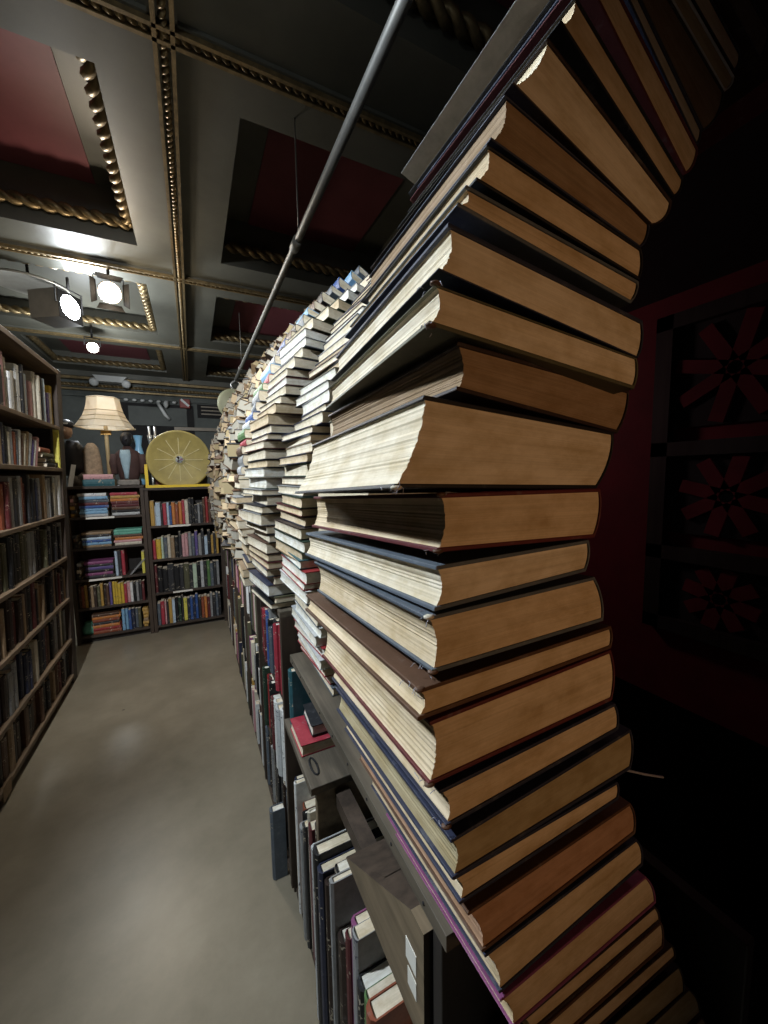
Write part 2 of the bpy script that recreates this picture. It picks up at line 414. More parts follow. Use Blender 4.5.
def beam(p, q, w=.036):
    """ceiling strip: two fillets with a row of slanted beads between"""
    mb = MB(); p, q = Vector(p), Vector(q); L = (q-p).length; t = (q-p)/L; a = Vector((-t.y, t.x, 0)); dn = Vector((0, 0, -1))
    def strip(o0, o1, z0, z1, mat):
        for (u, v, zz0, zz1) in ((o0, o1, z1, z1), (o0, o0, z0, z1), (o1, o1, z0, z1)):
            mb.face([p+a*u+dn*zz0, q+a*u+dn*zz0, q+a*v+dn*zz1, p+a*v+dn*zz1], mat)
    strip(-w-.02, w+.02, -.005, .018, M_CEIL)
    strip(-w-.008, -w+.010, .015, .040, M_GOLD); strip(w-.010, w+.008, .015, .040, M_GOLD)
    n = int(L/.04); ang = math.atan2(t.y, t.x)
    for i in range(n):
        M = Matrix.Rotation(ang+.6, 4, 'Z')
        mb.blob(p+t*(L*(i+.5)/n)+dn*.022, (.028, .013, .018), M_GOLD, M, 6, 4)
    return trim(mb)
for x in (0.0,): beam((x, -1.0, CH), (x, 8.5, CH))
for y in YL[1:4]: beam((-2.3, y, CH), (2.55, y, CH), .03)
# walls
def wall(name, x0, x1, y0, y1, z0, z1, mat): mb = MB(); mb.box(x0, x1, y0, y1, z0, z1, mat); return struct(mb.build(name))
wall('wall_left', X0-.1, X0, Y0, Y1, 0, CH, M_WALLGREY)
wall('wall_front', X0-.1, X1+.1, Y0-.1, Y0, 0, CH, M_BLACK)
wall('wall_outer', X1, X1+.1, Y0, Y1, 0, CH, M_BLACK)
wall('wall_back', X0-.1, X1+.1, Y1, Y1+.1, 0, CH, M_WALLGREY)
# dark side room behind the book wall: low black ceiling, red wall, added light blocks
mb = MB(); mb.box(.84, X1, Y0, .93, 2.18, 2.24, M_BLACK); mb.box(.79, X1, .93, 3.95, 2.18, 2.24, M_BLACK); struct(mb.build('ceiling_alcove'))
mb = MB(); mb.box(1.6, 1.68, Y0, 3.95, .66, 2.18, M_WALLRED); mb.box(1.6, 1.68, Y0, 3.95, 0, .66, M_MATTBLACK); struct(mb.build('wall_right'))
mb = MB(); ln = [(.62, -.60), (.56, -.42), (.50, -.2), (.49, 0), (.53, .15), (.58, .28), (.645, .42), (.72, .55), (.80, .66)]  # unseen sheet added behind the stacks to stop light leaking through
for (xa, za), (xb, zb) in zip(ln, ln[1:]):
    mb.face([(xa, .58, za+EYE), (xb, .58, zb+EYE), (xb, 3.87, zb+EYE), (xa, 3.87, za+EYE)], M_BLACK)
o = struct(mb.build('light_block_lining')); m_ = o.modifiers.new('t', 'SOLIDIFY'); m_.thickness = .008
wall('light_block_partition', .62, 1.6, 3.87, 3.95, 0, 2.18, M_BLACK)  # unseen, added to keep aisle light out of the side room

wall('alcove_floor_shade', .66, 1.6, Y0, 3.87, .0005, .004, M_MATTBLACK)  # dark sheet over the floor, its shade put into the colour
# back wall mouldings
mb = MB()
for (z0, z1, dep) in ((3.36, 3.45, .10), (3.30, 3.345, .13), (3.17, 3.25, .07), (3.12, 3.15, .10)):
    mb.box(X0, X1, Y1-dep, Y1, z0, z1, M_GOLD if z1-z0 < .06 else M_CEIL)
rope(mb, (X0, Y1-.09, 3.21), (X1, Y1-.09, 3.21), .03, .12)
trim(mb)
mb = MB(); mb.box(X0, X1, Y1-.05, Y1, 3.02, 3.06, M_WALLGREY)
for i in range(7): mb.blob((-1.0+i*.13, Y1-.07, 3.0), (.04, .03, .025), M_WHITE)
trim(mb)
mb = MB(); mb.box(-.25, X1, Y1-.06, Y1, 2.48, 2.54, M_LAMPGREY); trim(mb)
mb = MB(); mb.box(-1.1, .1, Y1-.03, Y1, .6, 2.96, M_BLACK); mb.box(-.98, -.02, Y1-.045, Y1-.02, 2.55, 2.90, M_WALLGREY); trim(mb)

# lattice panel on the red wall
g = thing('lattice_panel', (1.575, .2, .7), 'dark framed lattice panel with red starburst slats on the red wall', 'panel')
mb = MB(); yy0, yy1, zz0, zz1 = -.38, .86, .95, 2.10
mb.box(1.56, 1.6, yy1-.055, yy1, zz0, zz1, W_BLACK); mb.box(1.56, 1.6, yy0, yy0+.05, zz0, zz1, W_BLACK)
cells = [(.95, 1.22), (1.27, 1.60), (1.65, 2.05)]
for z in (zz0, 1.22, 1.60, 2.05): mb.box(1.56, 1.6, yy0, yy1, z, z+.05, W_BLACK)
mb.box(1.56, 1.6, .40, .45, zz0, zz1, W_BLACK); mb.build('frame', g)
for (z0, z1) in cells:
    for (y0, y1) in ((yy0+.05, .40), (.45, yy1-.055)):
        mb = MB(); mb.box(1.588, 1.599, y0, y1, z0+.05, z1, M_BLACK)
        cy, cz = (y0+y1)/2, (z0+.05+z1)/2
        for k in range(8):
            an = k*PI/4+.25; M = Matrix.Translation((1.58, cy, cz)) @ Matrix.Rotation(an, 4, 'X')
            rl = min(y1-y0, z1-z0-.05)/2*.98
            mb.box(-.006, .006, .02, rl, -.022, .022, M_WALLRED, M)
        mb.build('starburst', g)

# ------------------------------------------------------------------ the nearest book stack
NEAR = [
 # (quad, length, yaw), pages, cover, tt, tb, description
 ([(.66,.25,2.205),(.86,.25,2.18),(.86,.25,2.13),(.65,.25,2.165)],.24,-.02,'T','maroon','maroon covered book with tan page ends'),
 ([(.55,.25,2.162),(.745,.25,2.125),(.735,.25,2.083),(.535,.25,2.128)],.25,-.02,'D','dark_brown','dark brown book with dark page ends'),
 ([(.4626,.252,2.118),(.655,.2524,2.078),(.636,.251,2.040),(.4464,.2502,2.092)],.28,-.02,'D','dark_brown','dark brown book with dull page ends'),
 ([(.4126,.252,2.0850),(.5915,.2524,2.0248),(.5781,.251,2.0032),(.3964,.2502,2.0589)],.30,-.02,'T','black','black covered book with tan page ends'),
 ([(.354,.2494,2.0630),(.5758,.2506,1.9930),(.556,.249,1.972),(.3400,.249,2.0500)],.33,-.02,'O','pale_grey','long pale grey covered book with olive page ends'),
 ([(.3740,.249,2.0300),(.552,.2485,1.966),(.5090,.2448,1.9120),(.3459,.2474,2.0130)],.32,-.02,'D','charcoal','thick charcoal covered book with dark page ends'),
 ([(.3469,.2466,2.0060),(.5034,.2448,1.9087),(.4954,.2438,1.8926),(.3436,.2461,1.9950)],.30,-.02,'G','navy','thin navy book with grey page ends'),
 ([(.3318,.245,1.9822),(.4954,.2435,1.8856),(.4742,.2416,1.8563),(.3154,.2436,1.9607)],.27,-.02,'T','maroon','dark maroon book with tan page ends'),
 ([(.3022,.2419,1.9315),(.4664,.2409,1.8458),(.4511,.2396,1.8264),(.2859,.2403,1.9066)],.26,-.02,'T','black','black covered book with brownish page ends'),
 ([(.2479,.2206,1.8576),(.3944,.2126,1.7869),(.368,.2122,1.7625),(.2161,.2195,1.8168)],.235,.0,'C','dark_brown','thick dark brown smooth-edged book'),
 ([(.2091,.2206,1.8062),(.3651,.2138,1.7637),(.3542,.213,1.7415),(.1968,.2194,1.7754)],.235,.02,'B','navy','navy book with brown ragged page ends'),
 ([(.1937,.2204,1.7694),(.3563,.214,1.7385),(.3541,.213,1.7163),(.1846,.2196,1.7471)],.215,.03,'T','black','black book with tan page ends'),
 ([(.1754,.2202,1.7381),(.3533,.2135,1.7109),(.3447,.213,1.6952),(.1699,.2198,1.7274)],.225,.03,'T','slate','slim slate book with tan page ends'),
 ([(.1618,.2205,1.7103),(.3543,.2092,1.6761),(.3488,.208,1.6479),(.1539,.2195,1.6829)],.255,.05,'C','navy','dark blue book with pale fore edge'),
 ([(.1513,.2204,1.6716),(.349,.2093,1.6458),(.3455,.2083,1.6233),(.1467,.2196,1.6492)],.255,.05,'C','olive','worn olive grey book with frayed corners'),
 ([(.1695,.2207,1.6366),(.3671,.2259,1.6218),(.35,.2236,1.5873),(.1685,.2193,1.6095)],.255,-.03,'B','dark_brown','book with browned rough page ends'),
 ([(.1421,.2215,1.5992),(.3415,.2227,1.5824),(.3188,.2202,1.5379),(.1189,.2185,1.5441)],.255,-.01,'C','black','thickest book, black covered with ragged bright white fore edge'),
 ([(.1553,.2209,1.5332),(.3313,.2261,1.5311),(.3233,.224,1.4932),(.1514,.2191,1.4989)],.28,-.03,'N','maroon','maroon book with orange tan page ends'),
 ([(.1516,.2207,1.4828),(.3176,.2258,1.4849),(.3133,.2245,1.4628),(.1494,.2193,1.4571)],.31,-.03,'C','slate','slate blue book with cream page ends'),
 ([(.1448,.2209,1.4472),(.3241,.2228,1.4506),(.3351,.2211,1.4134),(.1468,.2191,1.412)],.27,-.01,'T','slate','grey blue book with frayed corner'),
 ([(.1366,.2204,1.3961),(.3469,.2206,1.4002),(.3469,.2198,1.3847),(.1351,.2196,1.3798)],.30,.0,'T','brown','slim grey brown book with torn lower corner'),
 ([(.1462,.221,1.3686),(.3498,.2214,1.3754),(.3508,.2192,1.3316),(.1434,.219,1.3272)],.255,.0,'T','maroon','thick dark red book with tan page ends'),
 ([(.1545,.2206,1.3118),(.36,.221,1.3186),(.3635,.2198,1.2961),(.1587,.2194,1.2864)],.265,.0,'T','navy','navy blue book with tan page ends'),
 ([(.1648,.2207,1.2664),(.3884,.2214,1.2815),(.3881,.2196,1.2452),(.1648,.2193,1.2395)],.265,.0,'O','navy','navy book with jutting olive page ends'),
 ([(.1671,.2205,1.2336),(.3687,.2204,1.2323),(.3685,.2197,1.2185),(.1718,.2195,1.2139)],.255,.0,'T','navy','slim navy and white book with tan page ends'),
 ([(.182,.2209,1.1936),(.3941,.2211,1.1975),(.4008,.2195,1.1657),(.1944,.2191,1.1567)],.26,.0,'R','brown','brown book with rusty red page ends'),
 ([(.2005,.221,1.1432),(.4095,.2212,1.1482),(.4188,.2197,1.1184),(.2139,.219,1.1042)],.265,.0,'T','navy','dark blue book with plain tan page ends'),
 ([(.2182,.2208,1.0877),(.4305,.221,1.0925),(.448,.2192,1.0556),(.2303,.2192,1.0554)],.22,.0,'T','plum','plum purple book with tan page ends'),
 ([(.245,.2206,1.0470),(.453,.221,1.0420),(.460,.2192,1.0250),(.250,.2192,1.0330)],.22,.0,'T','dark_brown','slim dark brown book with tan page ends'),
 ([(.262,.2206,1.0180),(.468,.221,1.0120),(.470,.2192,.9840),(.268,.2192,.9960)],.13,.0,'T','brown','brown book with rounded tan page ends'),
 ([(.290,.2206,.9830),(.496,.221,.9640),(.500,.2192,.9500),(.298,.2192,.9650)],.125,.0,'T','dark_brown','thin dark brown book with tan page ends'),
 ([(.310,.2206,.9480),(.515,.221,.9220),(.528,.2192,.8800),(.325,.2192,.9120)],.125,.0,'O','black','black book with olive tan page ends'),
 ([(.350,.2206,.8920),(.545,.221,.8680),(.575,.2192,.8150),(.370,.2192,.8420)],.125,.0,'O','dark_brown','dark brown book with rounded olive page ends'),
 ([(.385,.2206,.8250),(.585,.221,.7950),(.600,.2192,.7600),(.400,.2192,.7700)],.125,.0,'T','maroon','maroon book with tan page ends'),
]
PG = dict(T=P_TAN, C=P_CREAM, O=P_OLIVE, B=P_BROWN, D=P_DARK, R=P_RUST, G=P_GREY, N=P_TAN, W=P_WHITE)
IWHITE = 16
near_roots = []
for i, (q, L, dx, pg, cv, desc) in enumerate(NEAR):
    def gap(a, b): return max(.0012, a-b)
    tt = tb = .0032
    if i > 0:
        p = NEAR[i-1][0]; g_ = min((Vector(p[2])-Vector(q[1])).length, (Vector(p[3])-Vector(q[0])).length); tt = min(.0032, g_*.46)
    if i < len(NEAR)-1:
        p = NEAR[i+1][0]; g_ = min((Vector(p[1])-Vector(q[2])).length, (Vector(p[0])-Vector(q[3])).length); tb = min(.0032, g_*.46)
    k = i-IWHITE
    if k == 0: lab = 'thickest book of the nearest stack, black covers and ragged bright white fore edge'
    elif k < 0: lab = '%s, %s above the thick white-edged one' % (desc, ordinal(-k))
    else: lab = '%s, %s below the thick white-edged one' % (desc, ordinal(k))
    root = lying_book(q, (dx, 1, -.05), L, PG[pg], PAL[cv], lab, 'books of the nearest curved stack', max(tt, .0012), max(tb, .0012), True, .0028,
                      rough=.0004 if k == 0 else .0003, seed=i)
    near_roots.append(root)
# frayed corners and loose threads on a few of them
def frays(i, corner, n, seed):
    q, L, dx = NEAR[i][:3]; rr = random.Random(seed); c = Vector(q[corner]); mb = MB()
    z = -.0025 if corner == 3 else .0025
    for k in range(n//2):
        p = c+Vector((rr.uniform(-.008, .006), rr.uniform(-.004, .020)-.003, z)); path = [p]; v = Vector((rr.uniform(-1, .3), rr.uniform(-.8, .4), rr.uniform(-.6, .4))).normalized()
        for s in range(4):
            p = p+v*.0014; v = (v+Vector((rr.uniform(-.7, .7), rr.uniform(-.7, .7), rr.uniform(-.9, .3)))).normalized(); path.append(p)
        mb.tube(path, .0003, M_THREAD, 4)
    mb.blob(c+Vector((-.001, .0, z)), (.0045, .0035, .0018), MATS['cover_cream'] if n > 12 else MATS['cover_brown'], None, 8, 5)
    mb.build('frayed_corner', near_roots[i])
frays(16, 3, 26, 1); frays(17, 0, 8, 2); frays(17, 3, 8, 3); frays(19, 0, 14, 4); frays(19, 3, 10, 5); frays(14, 0, 8, 6); frays(14, 3, 8, 7); frays(20, 0, 12, 8); frays(21, 3, 8, 9); frays(22, 3, 6, 10)

mb = MB(); mb.tube([(.386, .23, 1.236), (.42, .222, 1.222), (.452, .219, 1.208)], .0012, M_THREAD, 6); mb.build('bookmark_cord', near_roots[23])
# ------------------------------------------------------------------ further stacks of the book wall
def interp(prof, z):
    if z <= prof[0][1]: return prof[0][0]
    for (x0, z0), (x1, z1) in zip(prof, prof[1:]):
        if z <= z1: return x0+(x1-x0)*(z-z0)/(z1-z0)
    return prof[-1][0]+(z-prof[-1][1])*1.1
def stack(prof, y, L, w, z0, z1, th, name, group, dvec, covers, pages, tilt0=.32, tiltk=.9, mirror=False, jit=.006, seed=3, lw=.02):
    rr = random.Random(seed); z = z0; k = 0; roots = []
    def tl(zz): return -min(.65, max(0, (zz-tilt0)*tiltk))
    while z < z1:
        h = rr.uniform(*th); zb, zt = z, z+h; c = .0028
        x_b, x_t = interp(prof, zb), interp(prof, zt); jx = rr.uniform(-jit, jit)*1.5; jw = rr.uniform(-.02, .02)
        def pt(x, zz, s, t): return Vector((x+s*math.cos(t), 0, zz+EYE+s*math.sin(t)))
        tb_, tt_ = tl(zb), tl(zt); xm = (x_b+x_t)/2
        yj = rr.uniform(-lw, lw); Lj = L*rr.uniform(.86, 1.0)
        dv = Vector((dvec[0]+rr.uniform(-.05, .05), 1, dvec[2]))
        OB = pt(xm+jx, zb+c, 0, tb_); OT = pt(xm+jx, zt-c, 0, tt_); IB = pt(xm+jx, zb+c, w+jw, tb_); IT = pt(xm+jx, zt-c, w+jw, tt_)
        q = [OT, IT, IB, OB] if not mirror else [IT, OT, OB, IB]
        for p in q: p.y = y+yj
        cn = rr.choice(covers); pn = rr.choice(pages); k += 1
        lab = '%s book, %s from the bottom of %s' % (words(cn)+' covered', ordinal(k), name)
        roots.append(lying_book(q, dv, Lj, pn, PAL[cn], lab, group, c*.8, c*.8, False, .002, seed=seed*100+k))
        z += h+.0006
    return roots
AP = [(.345, -.80), (.305, -.60), (.272, -.38), (.252, -.24), (.248, -.08), (.272, .08), (.297, .152), (.345, .27), (.42, .42), (.505, .56), (.60, .66), (.72, .76)]
BP = [(.228, -.47), (.212, -.30), (.204, -.20), (.202, -.07), (.216, .08), (.224, .141), (.255, .216), (.298, .325), (.352, .421), (.39, .494), (.43, .545), (.49, .60), (.60, .69), (.72, .77)]
CP = [(x-.014, z) for x, z in [(.20, -.45), (.185, -.25), (.178, -.10), (.195, .07), (.222, .18), (.262, .29), (.335, .45), (.41, .575), (.49, .69), (.58, .79), (.70, .88)]]
DP = [(.225, -.60), (.20, -.44), (.178, -.28), (.166, -.10), (.170, .10), (.19, .22), (.235, .36), (.315, .53), (.42, .69), (.53, .82), (.66, .93)]
EP = [(x+.02, z) for x, z in AP]
darkish = ['brown', 'dark_brown', 'charcoal', 'black', 'maroon', 'navy', 'olive', 'slate', 'dark_green', 'grey', 'tan']
pagesA = [P_CREAM, P_CREAM, P_TAN, P_WHITE, P_CREAM]
FILL = True
# the second stack: its low books are red, white and teal, the rest mostly dark covered
rA1 = stack(AP, .955, .29, .19, -.60, -.235, (.022, .034), 'the second curved stack', 'books of the second curved stack', (-.02, 1, 0),
      ['teal', 'pale_grey', 'slate', 'red', 'white', 'crimson', 'pale_blue', 'pink'], [P_WHITE, P_WHITE, P_CREAM], seed=21, jit=.012)
stack(AP, .955, .30, .19, -.228, .76, (.019, .034), 'the second stack\'s darker upper part', 'books of the second curved stack', (-.02, 1, 0), darkish, pagesA, seed=22, jit=.008)
stack(BP, 1.30, .29, .18, -.45, .78, (.020, .040), 'the third curved stack', 'books of the third curved stack', (-.08, 1, 0), darkish, pagesA, seed=31, jit=.009, lw=.008)
stack(CP, 1.64, .20, .19, -.45, -.03, (.024, .044), 'the stack behind the third', 'books of the fourth curved stack', (0, 1, 0), darkish, [P_CREAM, P_TAN], seed=42, jit=.012, lw=.005)
stack(CP, 1.64, .20, .19, -.024, .90, (.026, .046), 'the stack with outward spines', 'books with spines facing the aisle', (0, 1, 0),
      ['slate', 'grey', 'blue', 'sky_blue', 'charcoal', 'dark_green', 'black', 'pale_grey', 'brown', 'crimson', 'green', 'slate', 'navy'], [P_CREAM], seed=41, mirror=True, lw=.005)
# the far stretch: a jumble of small books nobody could count, one object
mb = MB(); rr = random.Random(5)
cvs = [PAL[c] for c in ('brown', 'dark_brown', 'tan', 'tan', 'dark_brown', 'charcoal', 'tan', 'brown', 'grey')]
y = 1.88
while y < 3.55:
    z = -.45; ZMAX = .90
    Ly = rr.uniform(.06, .105)
    while z < .93:
        h = rr.uniform(.034, .062); x = interp(DP, z+h/2)-(.02 if y > 2.4 else 0)+max(0, 2.6-y)*.07*max(0, min(1, (z-.1)*3))+rr.uniform(-.022, .022)
        t = -min(.8, max(0, (z-.15)*1.1))
        M = Matrix.Translation((x, y+Ly/2, z+h/2+EYE)) @ Matrix.Rotation(-t, 4, 'Y') @ Matrix.Rotation(rr.uniform(-.7, .7), 4, 'Z') @ Matrix.Rotation(rr.uniform(-.6, .6), 4, 'X')
        a, b_, c = .0, Ly*.5, h*.5*rr.uniform(.8, 1.05); w = .17
        cm = rr.choice(cvs); pm = rr.choice([P_TAN, P_GREY, P_OLIVE, P_GREY])
        mb.box(.003, w, -b_+.003, b_-.003, -c+.003, c-.003, pm, M)
        mb.box(0, w, -b_, b_, c-.003, c, cm, M); mb.box(0, w, -b_, b_, -c, -c+.003, cm, M)
        z += h*.94
    y += Ly*.97
JUMBLE = mb

# ------------------------------------------------------------------ low bookcase under the book wall
zt = EYE-.60; zm = EYE-.82; zf = EYE-.45
g = thing('low_bookcase', (.42, .8, 0), 'low dark wooden bookcase under the nearest part of the book wall', 'bookcase')
def bx(name, par, mat, *a, bev=.002):
    mb = MB(); mb.box(*a, mat); o = mb.build(name, par)
    if bev: bevel(o, bev, 2)
    return o
mb = MB(); mb.box(.262, .335, .365, 1.262, zt-.026, zt-.001, W_TOPY); mb.box(.335, .64, .365, .60, zt-.026, zt-.001, W_DARK); mb.box(.335, .64, .60, 1.262, zt-.030, zt-.005, W_BLACK)  # rear boards coloured dark to stand for the shaded cells behind the rail
for i in range(9): mb.blob((.2615, .42+i*.10, zt-.013), (.0015, .003, .003), M_BLACK)
bevel(mb.build('top_board', g), .002)
bx('middle_board', g, W_TOPY, .232, .60, .925, 1.255, zm-.022, zm)
bx('bottom_board', g, W_DARK, .25, .62, .19, 1.262, .05, .075)
bx('back_panel', g, W_BLACK, .62, .64, .19, 1.262, 0, zt-.026)
bx('end_panel', g, W_CRATE, .25, .62, .935, .955, .075, zm-.022)
bx('end_panel', g, W_BLACK, .262, .62, .375, .397, .075, zt-.026)
bx('base', g, W_BLACK, .275, .62, .20, 1.25, 0, .05)
mb = MB()
mb.box(.36, .62, .19, .37, .075, .72, W_BLACK); mb.box(.34, .64, .185, .365, .72, .757, W_BLACK); mb.build('end_block', g)
mb = MB()   # dark rim around the hand hole at the near end of the middle board
ring = [(.262+.009*math.cos(a), 1.0+.035*math.sin(a), zm+.001) for a in [2*PI*k/16 for k in range(17)]]
mb.tube(ring, .003, M_BLACK, 6); mb.build('hand_hole', g)
# crate standing on the near end
c = thing('wooden_crate', (.42, .56, EYE-.84), 'slant-topped grey brown wooden crate with two paper tags under the board', 'crate')
mb = MB(); x0, x1, y0, y1, z0, z1 = .252, .55, .405, .72, EYE-.83, EYE-.64; t = .012
zl_, ym = z0+.004, .44
sec = [(y0, z0), (y1, z0), (y1, zl_), (ym, z1), (y0, z1)]      # a wedge: the top slopes down to the far end
for x in (x0, x1): mb.face([(x, y, z) for y, z in sec], W_CRATE)
for k in range(5):
    (ya, za), (yb, zb_) = sec[k], sec[(k+1) % 5]
    mb.face([(x0, ya, za), (x1, ya, za), (x1, yb, zb_), (x0, yb, zb_)], W_BLACK if k == 4 else (W_DARK if k == 2 else W_CRATE))
mb.face([(x0+.015, .66, -.0+z0+.04), (x1-.02, .66, z0+.04), (x1-.02, .56, z0+.112), (x0+.015, .56, z0+.112)], W_DARK)
mb.build('body', c)
mb = MB(); mb.box(x0-.001, x0, .425, .455, EYE-.735, EYE-.70, M_PAPER); mb.build('paper_tag', c)
mb = MB(); mb.box(x0-.001, x0, .425, .45, EYE-.775, EYE-.745, M_PAPER); mb.build('paper_tag', c)
mb = MB(); mb.box(.30, .50, .41, .70, EYE-.86, EYE-.83, W_DARK); mb.box(.30, .34, .397, .93, EYE-.90, EYE-.86, W_DARK); mb.build('support_rail', g)
# far part, one step higher
g2 = thing('low_bookcase', (.42, 2.6, 0), 'taller dark low bookcase running on under the far book wall', 'bookcase')
bx('top_board', g2, W_TOPY, .235, .62, 1.27, 4.05, zf-.024, zf-.001)
for z in (EYE-.80, EYE-1.15): bx('shelf', g2, W_DARK, .25, .60, 1.292, 4.03, z-.02, z)
bx('bottom_board', g2, W_DARK, .245, .62, 1.27, 4.05, .05, .07)
bx('base', g2, W_BLACK, .27, .62, 1.28, 4.04, 0, .05)
bx('back_panel', g2, W_BLACK, .60, .62, 1.27, 4.05, .07, zf-.024)
divs = [1.27, 1.83, 2.40, 2.97, 3.52, 4.03]
for y in divs: bx('divider', g2, W_DARK, .237, .60, y, y+.022, .07, zf-.024)

rr = random.Random(17)
def side_row(y0, y1, z, hr, tr_, dr, covers, name, soft=.4, xf=.252, lean=.0, group='books in the low bookcase', maxh=9):
    """books standing with their spines to the aisle (facing -x), row running away along +y"""
    y = y0; k = 0
    while True:
        t = rr.uniform(*tr_)
        if y+t > y1: break
        h = min(rr.uniform(*hr), maxh); dep = rr.uniform(*dr); cn = covers[k % len(covers)] if isinstance(covers, tuple) else rr.choice(covers)
        k += 1
        # local x -> -y world (so thickness runs along y), local y -> +x
        M = Matrix.Translation((xf+rr.uniform(-.012, .012), y+t, z)) @ Matrix.Rotation(-PI/2, 4, 'Z')
        if lean: M = M @ Matrix.Rotation(lean*rr.uniform(.0, 1), 4, 'Y')
        shelf_book(M, t, dep, h, PAL[cn], rr.choice([P_WHITE, P_CREAM, P_CREAM]), '%s book standing %s from near end %s' % (words(cn), ordinal(k), name), group, rr.random() < soft)
        y += t+rr.uniform(.0005, .004)
mixc = ['black', 'charcoal', 'maroon', 'navy', 'brown', 'dark_green', 'grey', 'cream', 'white', 'slate', 'plum', 'dark_brown', 'black', 'olive']
lowA = ('navy', 'black', 'pale_grey', 'charcoal', 'rust', 'green', 'black', 'grey', 'plum', 'maroon', 'dark_brown', 'grey', 'black', 'charcoal', 'dark_brown')
side_row(.41, .92, .076, (.46, .58), (.016, .034), (.22, .30), lowA, 'on floor shelf before the crate', maxh=.60, xf=.235)
side_row(.965, 1.25, .076, (.34, .48), (.014, .032), (.22, .28), ('pale_grey', 'dark_brown', 'maroon', 'cream', 'charcoal', 'grey', 'black', 'rust', 'white', 'tan', 'navy', 'dark_brown', 'grey'), 'on floor shelf of near bookcase', maxh=.6)
side_row(1.296, 1.50, .071, (.26, .31), (.012, .03), (.18, .24), ('tan', 'dark_brown', 'cream', 'charcoal', 'slate'), 'on floor shelf of first far bay', maxh=.31)
side_row(1.52, 1.825, .071, (.24, .31), (.014, .03), (.18, .24), mixc, 'at floor level beyond the white set', maxh=.31)
# white set one shelf up
side_row(1.30, 1.52, EYE-1.149, (.27, .285), (.028, .045), (.22, .24), ('dark_green', 'white', 'white', 'pale_grey', 'white'), 'in the white set, first far bay', soft=0, maxh=.30, xf=.245)
side_row(1.53, 1.825, EYE-1.149, (.22, .29), (.016, .04), (.18, .24), ('dark_brown', 'maroon', 'black', 'maroon', 'charcoal', 'red', 'dark_green'), 'beside the white set, first far bay', maxh=.30)
side_row(1.30, 1.825, EYE-.799, (.19, .26), (.014, .04), (.15, .22), ('blue', 'maroon', 'crimson', 'crimson', 'maroon', 'dark_brown', 'charcoal', 'navy', 'slate', 'black', 'grey'), 'on upper shelf of first far bay', maxh=.27)
def jumble_row(y0, y1, z, hr, tr_, dr):
    y = y0
    while True:
        t = rr.uniform(*tr_)
        if y+t > y1: break
        h = rr.uniform(*hr); x = .252+rr.uniform(-.012, .012); d_ = rr.uniform(*dr); cm = PAL[rr.choice(mixc+['cream', 'pink', 'white', 'gold'])]
        JUMBLE.box(x+.002, x+d_, y+.002, y+t-.002, z, z+h-.002, P_CREAM)
        JUMBLE.box(x, x+d_, y, y+.002, z, z+h, cm); JUMBLE.box(x, x+d_, y+t-.002, y+t, z, z+h, cm); JUMBLE.box(x, x+.002, y+.002, y+t-.002, z, z+h, cm)
        y += t+rr.uniform(.0005, .004)
for bi in range(1, 5):
    ya, yb = divs[bi]+.026, divs[bi+1]-.006; nm = ORD[bi]+' far bay'
    jumble_row(ya, yb, EYE-.799, (.17, .28), (.02, .045), (.15, .22))
    jumble_row(ya, yb, EYE-1.149, (.18, .30), (.02, .045), (.15, .22))
    jumble_row(ya, yb, .071, (.20, .30), (.02, .045), (.15, .22))
z = -.60; re = random.Random(11)      # the hidden stretch between the nearest and the second stack
while z < .72:
    h = re.uniform(.035, .06); x = interp(EP, z+h/2)+re.uniform(-.008, .008); cm = PAL[re.choice(darkish)]; M = Matrix.Translation((x, .60, z+EYE))
    L = re.uniform(.27, .31); JUMBLE.box(.003, .185, .003, L-.003, .003, h-.003, P_CREAM, M)
    JUMBLE.box(0, .19, 0, L, 0, .003, cm, M); JUMBLE.box(0, .19, 0, L, h-.003, h, cm, M); JUMBLE.box(.186, .19, 0, L, .003, h-.003, cm, M)
    z += h
o = JUMBLE.build('book_jumble', weld=False)
tag(o, 'far stretch of the book wall and low shelves packed with jumbled page ends and spines', 'books', None, 'stuff')
# loose things in the upper near compartment
shelf_book(place(.25, 1.235, zm, -PI/2), .03, .2, .185, PAL['teal'], P_CREAM, 'teal book upright at the far end of near upper compartment', 'books in the low bookcase')
q = [Vector((.242, 1.05, zm+.034)), Vector((.36, 1.05, zm+.030)), Vector((.36, 1.05, zm+.004)), Vector((.242, 1.05, zm+.004))]
lying_book(q, (0, 1, 0), .14, P_CREAM, PAL['crimson'], 'bright red book lying flat under the near top board', 'books in the low bookcase')
q = [Vector((.28, 1.07, zm+.07)), Vector((.42, 1.07, zm+.068)), Vector((.42, 1.07, zm+.042)), Vector((.28, 1.07, zm+.044))]
lying_book(q, (.05, 1, 0), .12, P_WHITE, PAL['charcoal'], 'charcoal book lying on the bright red one', 'books in the low bookcase')
# magazine leaning out at the floor
shelf_book(Matrix.Translation((.195, 1.42, .002)) @ Matrix.Rotation(-PI/2, 4, 'Z') @ Matrix.Rotation(.0, 4, 'Y'), .032, .05, .285, PAL['slate'], P_WHITE,
           'slim upright book standing on the floor before the white set', 'books in the low bookcase')

